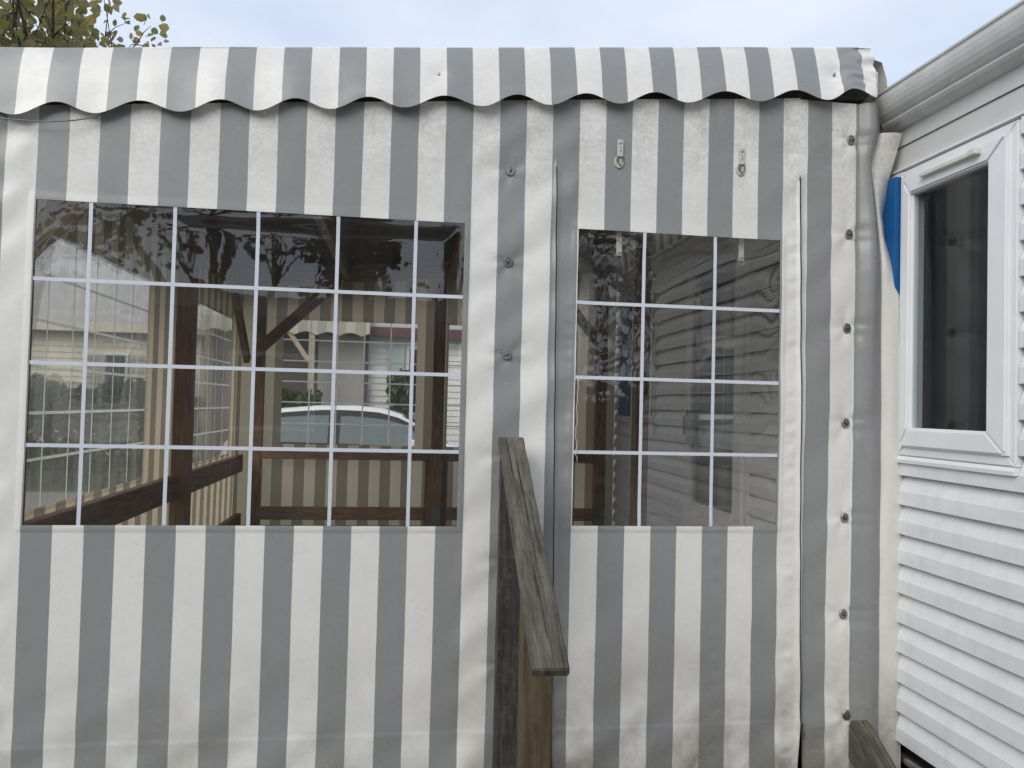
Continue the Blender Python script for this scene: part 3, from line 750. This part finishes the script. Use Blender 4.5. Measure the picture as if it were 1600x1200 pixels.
# roof
vs = [(1.99, HY0-.1, 2.945), (1.99, HY1+.1, 2.945), (4.1, HY0-.1, 3.32), (4.1, HY1+.1, 3.32), (6.2, HY0-.1, 2.945), (6.2, HY1+.1, 2.945), (1.99, HY0-.1, 2.90), (1.99, HY1+.1, 2.90), (6.2, HY0-.1, 2.90), (6.2, HY1+.1, 2.90)]
vs = [((2.085 if v[0] == 1.99 else v[0]), v[1], v[2]) for v in vs]
link('roof', mesh('roof', vs, [(0, 2, 3, 1), (2, 4, 5, 3), (6, 0, 1, 7), (4, 8, 9, 5), (6, 7, 9, 8), (0, 6, 8, 4, 2), (1, 3, 5, 9, 7)]), 'roof_tile', home)
def frame_ring(name, x0, x1, yo, zo, yi, zi, mat, parent, bev=.004):
    """mitred rectangular frame between outer (yo, zo) and inner (yi, zi) rectangles, from x0 (room side) to x1 (outside)"""
    O = [(yo[0], zo[0]), (yo[1], zo[0]), (yo[1], zo[1]), (yo[0], zo[1])]; I = [(yi[0], zi[0]), (yi[1], zi[0]), (yi[1], zi[1]), (yi[0], zi[1])]
    bm = bmesh.new()
    for k in range(4):                       # each mitred length separate, 0.4 mm apart at the joints
        k2 = (k+1) % 4; q = []
        a, b, c, d = Vector(O[k]), Vector(O[k2]), Vector(I[k2]), Vector(I[k]); t = (b-a).normalized()*.0004
        a, d, b, c = a+t, d+t, b-t, c-t
        lo = [bm.verts.new((x0, p.x, p.y)) for p in (a, b, c, d)]; hi = [bm.verts.new((x1, p.x, p.y)) for p in (a, b, c, d)]
        bm.faces.new(lo); bm.faces.new(hi[::-1])
        for i in range(4): bm.faces.new((lo[i], hi[i], hi[(i+1) % 4], lo[(i+1) % 4]))
    bmesh.ops.recalc_face_normals(bm, faces=bm.faces[:])
    es = [e for e in bm.edges if abs(e.verts[0].co.x-x1) < 1e-6 and abs(e.verts[1].co.x-x1) < 1e-6]
    bmesh.ops.bevel(bm, geom=es, offset=bev, segments=2, affect='EDGES')
    return link(name, bm_mesh(bm, name), mat, parent)
def casement(y0, y1, z0, z1):
    fr_ = frame_ring('window', XW+.03, XW-.034, (y0, y1), (z0, z1), (y0+.055, y1-.055), (z0+.055, z1-.055), 'white_upvc', home)
    frame_ring('sash', XW+.02, XW-.050, (y0+.030, y1-.030), (z0+.036, z1-.036), (y0+.122, y1-.078), (z0+.112, z1-.108), 'white_upvc', fr_, .007)
    gy0, gy1, gz0, gz1 = y0+.110, y1-.068, z0+.102, z1-.098
    frame_ring('glazing_bead', XW-.012, XW-.036, (gy0, gy1), (gz0, gz1), (gy0+.020, gy1-.016), (gz0+.014, gz1-.014), 'white_upvc', fr_, .003)
    box('gasket', (XW-.020, gy0+.010, gz0+.006), (XW-.018, gy0+.028, gz1-.006), 'rubber', fr_)
    for k, xx in enumerate((XW-.026, XW-.004)): box('pane', (xx-.002, gy0+.012, gz0+.008), (xx+.002, gy1-.012, gz1-.008), 'window_glass', fr_)
    box('dark_backing', (XW+.20, y0-.1, z0-.1), (XW+.21, y1+.1, z1+.1), 'room_dark', fr_)  # dark sheet added behind the panes for the unlit interior
    extrude_profile('sill', [(XW, z0-.028), (XW-.040, z0-.030), (XW-.042, z0-.016), (XW-.034, z0-.002), (XW, z0-.001)], y0, y1, 'white_upvc', fr_)
    return fr_
wA = casement(FA0, 2.998, 1.434, 2.618)
vent = beam('vent_strip', (XW-.060, 2.53, 2.556), (XW-.060, 2.83, 2.558), .022, .018, 'old_white', wA, .004)
beam('vent_end', (XW-.064, 2.515, 2.557), (XW-.064, 2.555, 2.557), .028, .024, 'old_white', wA, .005)
wB = casement(6.19, 6.85, 1.43, 2.64)
box('shutter', (XW-.055, 3.003, 1.53), (XW-.0225, 3.30, 2.605), 'blue_paint', home, .004)
box('shutter', (XW-.052, 6.88, 1.53), (XW-.022, 7.20, 2.60), 'blue_paint', home, .004)
# glazed door
dr = frame_ring('door', XW+.03, XW-.030, (4.425, 5.50), (.42, 2.66), (4.50, 5.42), (.49, 2.61), 'white_upvc', home)
frame_ring('door_leaf', XW+.02, XW-.044, (4.49, 5.43), (.48, 2.625), (4.62, 5.33), (.955, 2.565), 'white_upvc', dr, .006)
for xx in (XW-.026, XW-.004): box('pane', (xx-.002, 4.60, .94), (xx+.002, 5.35, 2.58), 'window_glass', dr)
box('dark_backing', (XW+.20, 4.3, .4), (XW+.21, 5.6, 2.7), 'room_dark', dr)  # added dark sheet, makes the inside behind the door glass look unlit
box('kick_panel', (XW-.052, 4.66, .56), (XW-.0445, 5.29, .86), 'white_upvc', dr, .003)
box('handle', (XW-.085, 5.372, 1.42), (XW-.070, 5.392, 1.56), 'steel', dr, .004); box('handle_plate', (XW-.070, 5.365, 1.36), (XW-.0445, 5.40, 1.60), 'white_upvc', dr, .003)
sg = box('notice', (XW-.0315, 5.235, 2.33), (XW-.0285, 5.318, 2.47), 'sign_white', dr)
tube('red_ring', [(XW-.0335, 5.277+.028*math.cos(a), 2.42+.028*math.sin(a)) for a in [i*math.pi/10 for i in range(21)]], .004, 'sign_red', sg, 5)
beam('red_bar', (XW-.0335, 5.257, 2.44), (XW-.0335, 5.297, 2.40), .003, .006, 'sign_red', sg, 0)

# ------------------------------------------------------------------ steps: handrail and stringer
rail = thing('stair_railing', 'weathered grey timber handrail sloping down from the awning front', 'handrail', (.40, 2.5, 0))
p_hi, p_lo = Vector((.4075, 2.925, 1.470)), Vector((.390, 1.955, .925))
def worn_board(name, p0, p1, wd, th_, mat, parent, seed):
    X = (p1-p0).normalized(); L = (p1-p0).length; Yv = (Vector((0, 0, 1)) if abs(X.z) < .95 else Vector((1, 0, 0))).cross(X).normalized(); Zv = X.cross(Yv)
    bm = bmesh.new(); box_bm(bm, (-L/2, -wd/2, -th_/2), (L/2, wd/2, th_/2))
    bmesh.ops.subdivide_edges(bm, edges=[e for e in bm.edges if abs(e.verts[0].co.x-e.verts[1].co.x) > L*.5], cuts=70, use_grid_fill=True)
    bmesh.ops.bevel(bm, geom=[e for e in bm.edges if len(e.link_faces) == 2 and e.calc_face_angle() > .7], offset=.0035, segments=2, affect='EDGES')
    for v in bm.verts:
        q = Vector((v.co.x*14, v.co.y*30, v.co.z*30+seed)); v.co.y += .0022*noise.noise(q); v.co.z += .0016*noise.noise(q*1.3+Vector((5, 0, 0)))
    o = link(name, bm_mesh(bm, name), mat, None, False)
    mt = Matrix((X, Yv, Zv)).transposed().to_4x4(); mt.translation = (p0+p1)/2; o.matrix_world = mt; setp(o, parent); return o
worn_board('handrail_board', p_lo, p_hi, .096, .027, 'wood_grey', rail, 1)
for nx, nt_ in ((.415, .30), (.392, .62), (.43, .24), (.385, .93)):
    c = p_lo.lerp(p_hi, nt_); rivet((nx, c.y, c.z+.0155), .004, 'bronze', rail)
worn_board('post', Vector((.410, 2.86, 0)), Vector((.410, 2.86, 1.405)), .075, .092, 'wood_dark', rail, 4)
beam('post', (.4035, 2.255, 0), (.4035, 2.255, 1.055), .095, .087, 'wood_green', rail, .006, (1, 0, 0))
steps = thing('stair_flight', 'weathered timber step stringer with chamfered top at the lower right', 'steps', (1.2, 2.4, 0))
def stringer(x0, x1):
    prof = [(2.985, .335), (2.965, .362), (2.93, .352), (2.36, .02), (2.36, .0), (2.60, .0), (2.985, .20)]
    vs = [(x, y, z) for x in (x0, x1) for y, z in prof]; n = len(prof)
    fs = [tuple(range(n)), tuple(range(n, 2*n))[::-1]]+[(k, k+n, (k+1) % n+n, (k+1) % n) for k in range(n)]
    bm = bmesh.new(); me = mesh('stringer', vs, fs); bm.from_mesh(me); bmesh.ops.recalc_face_normals(bm, faces=bm.faces[:])
    bmesh.ops.bevel(bm, geom=bm.edges[:], offset=.006, segments=2, affect='EDGES')
    # turn the mesh so its grain runs with the slope
    ang = math.atan2(.34, .60); c = Vector(((x0+x1)/2, 2.66, .18)); rot = Matrix.Rotation(math.pi/2, 4, 'Z') @ Matrix.Rotation(-ang, 4, 'Y')
    for v in bm.verts: v.co = rot.inverted() @ (v.co-c)
    o = link('stringer', bm_mesh(bm, 'stringer'), 'wood_grey'); mt = rot.copy(); mt.translation = c; o.matrix_world = mt; setp(o, steps)
stringer(1.833, 1.905); stringer(.46, .53)
for k in range(2): box('tread', (.535, 2.42+k*.27, .02+k*.09), (1.828, 2.70+k*.27, .05+k*.09), 'wood_grey', steps, .005)

# ------------------------------------------------------------------ trees, hedges, shrubs
def leaf_mesh(name, pts, size, jitter=.35, quad=False):
    vs, fs = [], []
    shape = [(0, -.5), (.38, -.28), (.45, .08), (.2, .36), (0, .55), (-.2, .36), (-.45, .08), (-.38, -.28)]
    for p in pts:
        s = size*random.uniform(1-jitter, 1+jitter); rt = Matrix.Rotation(random.uniform(0, 6.28), 3, 'Z') @ Matrix.Rotation(random.uniform(.4, 2.4), 3, 'X') @ Matrix.Rotation(random.uniform(0, 6.28), 3, 'Z')
        b = len(vs); cv = random.uniform(-.5, .9)
        if quad:
            for x, y in ((0, -.5), (.42, 0), (0, .5), (-.42, 0)): vs.append(Vector(p)+rt @ Vector((x*s, y*s, abs(x)*cv*s)))
            fs += [(b, b+1, b+2), (b, b+2, b+3)]
        else:
            for x, y in shape: vs.append(Vector(p)+rt @ Vector((x*s, y*s, abs(x)*cv*s+.12*s*math.sin(y*5))))
            fs += [(b, b+1, b+2, b+3, b+4), (b, b+4, b+5, b+6, b+7)]
    return mesh(name, vs, fs)
def grow(p, d, L, r, depth, segs, tips, spread=.55, upb=.12):
    pts = [Vector(p)]; q = Vector(p); dd = Vector(d).normalized(); n = 5
    for i in range(n):
        dd = (dd+Vector((random.uniform(-.16, .16), random.uniform(-.16, .16), random.uniform(-.08, .14)+upb*.3))).normalized(); q = q+dd*(L/n); pts.append(q.copy())
    rads = [r*(1-.45*i/n) for i in range(n+1)]; segs.append((pts, rads))
    if depth == 0: tips.extend(pts[2:]); return
    if depth == 1: tips.extend(pts[3:])
    for k in range(random.choice((2, 3, 3))):
        i = random.randint(2, n); ax = Vector((random.uniform(-1, 1), random.uniform(-1, 1), random.uniform(-.3, .8)))
        nd = (dd+ax*spread*1.3).normalized(); grow(pts[i], nd, L*random.uniform(.58, .8), rads[i]*.62, depth-1, segs, tips, spread, upb)
def tree(name, label, base, h, depth, mat, nleaf, lsize, spread_l, seed, spread=.55, group=None, quad=False, leader=None):
    random.seed(seed); t = thing(name, label, 'tree', base, group); segs, tips = [], []
    d0 = leader or (0, 0, 1)
    grow(Vector(base), d0, h*.42, h*.022+.03, depth, segs, tips, spread)
    for k in range(3): grow(Vector(base)+Vector(d0)*h*(.22+.07*k), (random.uniform(-1, 1), random.uniform(-1, 1), .7), h*.30, h*.011+.012, depth-1, segs, tips, spread)
    vs, fs = [], []
    for pts, rads in segs:
        a, b = tube_data(pts, rads, 6, len(vs)); vs += a; fs += b
    link('trunk', mesh('trunk', vs, fs), 'bark', t, True)
    if nleaf:
        pts = []
        for i in range(nleaf):
            c = random.choice(tips); pts.append(c+Vector((random.gauss(0, spread_l), random.gauss(0, spread_l), random.gauss(0, spread_l*.8))))
        link('crown', leaf_mesh('crown', pts, lsize, .35, quad), mat, t)
    return t
# the tree seen over the roof at the upper left
def lime_tree():
    random.seed(5); base = Vector((-4.75, 9.6, 0))
    t = thing('broadleaf_tree', 'tree with olive and yellowing leaves rising above the roof at the left', 'tree', base)
    segs, tips = [], []
    grow(base, (0, 0, 1), 3.6, .15, 0, segs, []); top = segs[0][0][-1]
    C = Vector((-4.66, 9.4, 6.2))
    for k in range(26):
        u = Vector((random.gauss(0, 1), random.gauss(0, 1), random.gauss(.35, .8))).normalized()
        e = C+Vector((u.x*1.45, u.y*1.35, u.z*1.6)); st_ = segs[0][0][random.randint(3, 5)]
        n = 7; pts = [st_.lerp(e, i/n)+Vector((random.uniform(-.08, .08), random.uniform(-.08, .08), .35*math.sin(math.pi*i/n))) for i in range(n+1)]
        segs.append((pts, [.022*(1-.85*i/n)+.004 for i in range(n+1)])); 
        for i in range(3, n+1):
            for _ in range(3):
                tp = pts[i]+Vector((random.gauss(0, .26), random.gauss(0, .26), random.gauss(.1, .26))); tips.append(tp); segs.append(([pts[i], (pts[i]+tp)/2+Vector((0, 0, .04)), tp], [.008, .005, .003]))
    vs, fs = [], []
    for pts, rads in segs:
        a, b = tube_data(pts, rads, 5, len(vs)); vs += a; fs += b
    link('trunk', mesh('trunk', vs, fs), 'bark', t, True)
    P = []
    for i in range(3600):
        c = random.choice(tips); P.append(c+Vector((random.gauss(0, .12), random.gauss(0, .12), random.gauss(-.02, .12))))
    link('crown', leaf_mesh('crown', P, .105, .3), 'leaf_autumn', t)
lime_tree()
# mirrored in the film: trees and a home behind the photographer
tree('bare_tree', 'bare branching tree behind the photographer, mirrored in the big left window', (-3.3, -7.4, 0), 8.6, 4, 'leaf_dark', 420, .16, .15, 21, .6, 'trees behind the photographer')
tree('leafy_tree', 'dark leafy tree behind the photographer, mirrored at the top of the left window', (-.6, -8.6, 0), 8.2, 3, 'leaf_dark', 1700, .26, .26, 9, .6, 'trees behind the photographer', True)
tree('leafy_tree', 'thin leafy tree behind the photographer, mirrored at the hinge side of the door window', (3.4, -8.4, 0), 7.4, 3, 'leaf_dark', 1100, .22, .32, 14, .65, 'trees behind the photographer', True)
tree('leafy_tree', 'dense dark tree behind the photographer, mirrored on the right of the door window', (6.9, -7.9, 0), 8.6, 3, 'leaf_dark', 6500, .24, .42, 15, .6, 'trees behind the photographer', True)
tree('leafy_tree', 'far dark leafy tree behind the photographer, mirrored at the left window edge', (-8.2, -8.8, 0), 8.2, 3, 'leaf_dark', 1200, .20, .36, 33, .65, 'trees behind the photographer', True)
def hedge(name, label, lo, hi, n, mat, size, seed, cat='hedge'):
    random.seed(seed); t = thing(name, label, cat, ((lo[0]+hi[0])/2, (lo[1]+hi[1])/2, 0)); P = []
    for i in range(n):
        f = random.random(); x, y, z = (random.uniform(a, b) for a, b in zip(lo, hi)); z = lo[2]+(hi[2]-lo[2])*math.sqrt(f)*(.9+.2*nz3(x*1.2, y*1.2, seed)); P.append((x, y, z))
    link('foliage', leaf_mesh('foliage', P, size, .35, True), mat, t)
    vs, fs = [], []
    for i in range(10):
        x = lo[0]+(hi[0]-lo[0])*(i+.5)/10; y = (lo[1]+hi[1])/2; a, b = tube_data([(x, y, 0), (x+random.uniform(-.1, .1), y, hi[2]*.5), (x+random.uniform(-.2, .2), y, hi[2]*.85)], [.03, .02, .01], 5, len(vs)); vs += a; fs += b
    link('stems', mesh('stems', vs, fs), 'bark', t); return t
hedge('hedge', 'dark green hedge in front of the beige home, seen through the left windows', (-10.5, 13.9, 0), (-3.9, 14.6, 1.95), 7000, 'leaf_hedge', .15, 41)
hedge('bush', 'round dark bush behind the white car', (-2.7, 14.3, 0), (-1.55, 15.2, 1.95), 1500, 'leaf_green', .13, 42, 'bush')
hedge('climbing_shrub', 'slim upright shrub against the far white wall', (-.30, 15.4, 0), (.10, 15.75, 2.6), 300, 'leaf_green', .14, 43, 'shrub')
hedge('hedge', 'tall dark hedge behind the photographer, mirrored below the trees', (1.4, -7.6, 0), (11.0, -6.6, 2.2), 7000, 'leaf_dark', .2, 44)

# ------------------------------------------------------------------ other mobile homes
def far_home(name, label, x0, x1, y0, y1, eave, wallmat, fasc, roofmat, ridge, wins, group):
    t = thing(name, label, 'mobile home', ((x0+x1)/2, (y0+y1)/2, 0), group); face = y0 if y0 > 0 else y1; s = -1 if y0 > 0 else 1
    box('wall', (x0, y0, .35), (x1, y1, eave), wallmat, t)
    vs, fs = [], []; z = .35
    while z < eave-.1:                                   # lapped boards, about 9 px each from here
        b = len(vs); vs += [(x0, face+s*.022, z), (x1, face+s*.022, z), (x1, face+s*.004, z+.125), (x0, face+s*.004, z+.125), (x0, face, z), (x1, face, z)]
        fs += [(b, b+1, b+2, b+3), (b, b+1, b+5, b+4)]; z += .125
    so_ = link('siding', mesh('siding', vs, fs), wallmat, t); so_['kind'] = 'stuff'
    box('skirting', (x0+.1, y0+.1, 0), (x1-.1, y1-.1, .35), 'dark_void', t)
    box('fascia', (x0-.1, face+s*.24, eave-.02), (x1+.1, face+s*.30, eave+.17), fasc, t)
    ym = (y0+y1)/2; vs = [(x0-.1, y0-.30, eave+.16), (x1+.1, y0-.30, eave+.16), (x1+.1, ym, ridge), (x0-.1, ym, ridge), (x0-.1, y1+.30, eave+.16), (x1+.1, y1+.30, eave+.16)]
    link('roof', mesh('roof', vs, [(0, 1, 2, 3), (3, 2, 5, 4), (0, 3, 4), (1, 5, 2), (0, 4, 5, 1)]), roofmat, t)
    for a, b, c, d in wins:
        wf = box('window', (a, min(face, face+s*.05), c), (b, max(face, face+s*.05), d), 'white_upvc', t)
        box('pane', (a+.07, min(face+s*.04, face+s*.056), c+.07), (b-.07, max(face+s*.04, face+s*.056), d-.07), 'car_glass', wf)
        box('dark_backing', (a+.06, min(face+s*.030, face+s*.0515), c+.06), (b-.06, max(face+s*.030, face+s*.0515), d-.06), 'room_dark', wf)  # dark sheet added behind the pane in place of an unlit room
    return t
hb = far_home('mobile_home', 'white home with maroon fascia behind the car', -3.2, 5.2, 16.0, 20.0, 2.93, 'far_white', 'maroon', 'roof_tile', 4.3, [(.04, .85, 1.35, 2.75), (2.3, 3.3, 1.35, 2.7)], 'neighbouring mobile homes')
box('shutter', (-.34, 15.93, 1.75), (.0, 15.96, 2.76), 'pale_green', hb)
far_home('mobile_home', 'cream home with a pale fascia beyond the left awning windows', -13.0, -3.75, 17.2, 21.2, 2.92, 'cream_wall', 'cream_wall', 'roof_tile', 5.3, [(-9.6, -8.4, 1.3, 2.5), (-6.6, -5.7, 1.3, 2.5)], 'neighbouring mobile homes')
far_home('mobile_home', 'long dark-roofed home behind the photographer, mirrored in the left window', -9.2, .9, -9.0, -5.2, 2.62, 'roof_dark', 'maroon', 'roof_dark', 3.35, [(-6.0, -4.8, 1.2, 2.3), (-2.4, -1.2, 1.2, 2.3)], 'neighbouring mobile homes')
# small striped awning of the home behind the car
na = thing('neighbour_awning', 'small cream awning with scalloped edge on the home behind the car', 'awning', (-2.1, 15.2, 0))
xs = lines(-4.2, -.68, .04); vs, fs, uv = [], [], []
for x in xs:
    sc = abs(math.sin(x*math.pi/.42))*.07
    for y, z in ((16.0, 3.40), (15.45, 3.22), (15.40, 3.18), (15.38, 2.86+sc)): vs.append((x, y, z)); uv.append((x, z))
for i in range(len(xs)-1):
    for k in range(3): fs.append((i*4+k, i*4+k+1, (i+1)*4+k+1, (i+1)*4+k))
fabric('fabric_far', -4.2, .18, 0, (.74, .71, .62), (.55, .53, .46), .2, .3)
link('canopy', mesh('canopy', vs, fs, uv), 'fabric_far', na)
for x in (-1.78, -4.1):
    beam('post', (x, 15.47, 0), (x, 15.47, 3.16), .11, .11, 'wood_pale', na, .005, (1, 0, 0))
    beam('brace', (x-.04, 15.47, 2.35), (x-.5, 15.47, 3.0), .07, .09, 'wood_pale', na)
box('side_screen', (-1.70, 15.86, .1), (-.80, 15.90, 3.1), 'grey_panel', na); box('post', (-.80, 15.84, 0), (-.72, 15.92, 3.15), 'roof_dark', na)
box('back_screen', (-4.1, 15.88, .4), (-1.75, 15.93, 3.1), 'roof_dark', na)

# ------------------------------------------------------------------ parked car (front to the right)
def car():
    yc = 11.85; t = thing('parked_car', 'white hatchback parked behind the awning, seen through its far windows', 'car', (-.5, yc, 0))
    # stations: x, z_sill, z_belt, z_roof, half width at belt, half width at roof
    S = [(-2.50, .42, .80, .82, .66, .60), (-2.42, .30, .96, 1.00, .76, .66), (-2.28, .26, 1.00, 1.22, .80, .60), (-2.05, .24, 1.01, 1.41, .83, .57), (-1.7, .23, 1.00, 1.485, .85, .58), (-1.2, .22, .99, 1.535, .86, .59), (-.7, .22, .98, 1.545, .86, .59),
         (-.3, .22, .97, 1.515, .86, .58), (.0, .22, .965, 1.43, .86, .585), (.25, .22, .96, 1.30, .86, .60), (.5, .22, .955, 1.13, .85, .64), (.68, .22, .95, 1.02, .84, .70), (1.0, .23, .90, .95, .83, .66), (1.35, .25, .80, .85, .79, .60), (1.58, .30, .66, .70, .70, .55), (1.66, .36, .56, .58, .60, .50)]
    vs, fs = [], []; K = 10
    for x, zs, zb_, zr_, wb, wr in S:
        half = [(wb*.93, zs), (wb*1.0, zs+(zb_-zs)*.35), (wb*1.005, zs+(zb_-zs)*.7), (wb*.985, zb_), (wr, zr_-.05*min(1, (zr_-zb_)/.3))]
        ring = [(yc-a, z) for a, z in half]+[(yc-wr*.55, zr_), (yc+wr*.55, zr_)][:1]+[(yc+wr*.55, zr_)]+[(yc+a, z) for a, z in half[::-1]]
        vs += [(x, y, z) for y, z in ring]
    K = len(vs)//len(S)
    for i in range(len(S)-1):
        for k in range(K): k2 = (k+1) % K; fs.append((i*K+k, i*K+k2, (i+1)*K+k2, (i+1)*K+k))
    fs.append(tuple(range(K))); fs.append(tuple(range((len(S)-1)*K, len(S)*K))[::-1])
    me = mesh('body', vs, fs); bm = bmesh.new(); bm.from_mesh(me); bmesh.ops.recalc_face_normals(bm, faces=bm.faces[:]); bm.to_mesh(me); bm.free()
    body = link('body', me, 'car_white', t, True)
    def side_pt(x, f, s, off):
        for (a, b) in zip(S, S[1:]):
            if a[0] <= x <= b[0]:
                q = (x-a[0])/(b[0]-a[0]); zb_, zr_, wb, wr = (a[j]+(b[j]-a[j])*q for j in (2, 3, 4, 5)); break
        z1 = zr_-.05*min(1, (zr_-zb_)/.3); return (x, yc+s*(wb*.985+(wr-wb*.985)*f+off), zb_+(z1-zb_)*f)
    def side_panel_(name, mat, xa, xb, s, f0, ftop, off):
        xs = [xa+(xb-xa)*i/10 for i in range(11)]; v = []; 
        for x in xs: v += [side_pt(x, f0, s, off), side_pt(x, ftop(x), s, off)]
        v2 = [(a, b-s*.012, c) for a, b, c in v]; n = len(v)
        fc = [(2*i, 2*i+1, 2*i+3, 2*i+2) for i in range(10)]; fc += [(n+2*i, n+2*i+2, n+2*i+3, n+2*i+1) for i in range(10)]
        fc += [(0, n, n+1, 1), (n-2, n-1, 2*n-1, 2*n-2)]
        return link(name, mesh(name, v+v2, fc), mat, t)
    for s in (-1, 1):
        side_panel_('window_surround', 'rubber', -2.15, .45, s, .0, lambda x: .97, .022)
        side_panel_('rear_side_window', 'car_glass_dark', -2.02, -1.02, s, .06, lambda x: .80*ss(-2.3, -1.85, x)+.02, .034)
        side_panel_('front_side_window', 'car_glass_dark', -.86, .34, s, .06, lambda x: .80 if x < .1 else .80-.6*(x-.1)/.3, .034)
        box('door_handle', (-.80, yc+s*.868-.012, .86), (-.66, yc+s*.868+.012, .885), 'rubber', t, .004); box('door_seam', (-.945, yc+s*.858-.006, .34), (-.935, yc+s*.858+.006, .95), 'rubber', t)
        tm = box('mirror', (.12, yc+s*.90-.09, .97), (.24, yc+s*.90+.09, 1.09), 'car_white', t, .03)
        for x in (-1.75, .95):
            wv, wf = [], []
            bm = bmesh.new(); bmesh.ops.create_cone(bm, cap_ends=True, segments=24, radius1=.31, radius2=.31, depth=.2, matrix=Matrix.Translation((x, yc+s*.78, .31)) @ Matrix.Rotation(math.pi/2, 4, 'X'))
            wl = link('wheel', bm_mesh(bm, 'wheel'), 'rubber', t)
            bm = bmesh.new(); bmesh.ops.create_cone(bm, cap_ends=True, segments=20, radius1=.2, radius2=.17, depth=.02, matrix=Matrix.Translation((x, yc+s*.885, .31)) @ Matrix.Rotation(s*-math.pi/2, 4, 'X'))
            link('rim', bm_mesh(bm, 'rim'), 'steel', wl)
        box('headlight', (1.36, yc+s*.62-.12, .62), (1.56, yc+s*.62+.12, .74), 'window_glass', t, .02)
        box('tail_light', (-2.47, yc+s*.66-.07, .82), (-2.38, yc+s*.66+.07, 1.0), 'sign_red', t, .02)
    v = []
    for x, zf in ((.0, 1.436), (.25, 1.306), (.5, 1.137), (.66, 1.036)):
        q = .50 if x < .3 else .55; v += [(x+.012, yc-q, zf-.012), (x+.012, yc, zf+.012), (x+.012, yc+q, zf-.012)]
    link('windscreen', mesh('windscreen', v, [(3*i+k, 3*i+k+1, 3*i+k+4, 3*i+k+3) for i in range(3) for k in range(2)]), 'car_glass_dark', t, True)
b = NB('car_glass_dark'); b.out(b.pbr((.15, .185, .185), .12, 0, None, .4))
car()
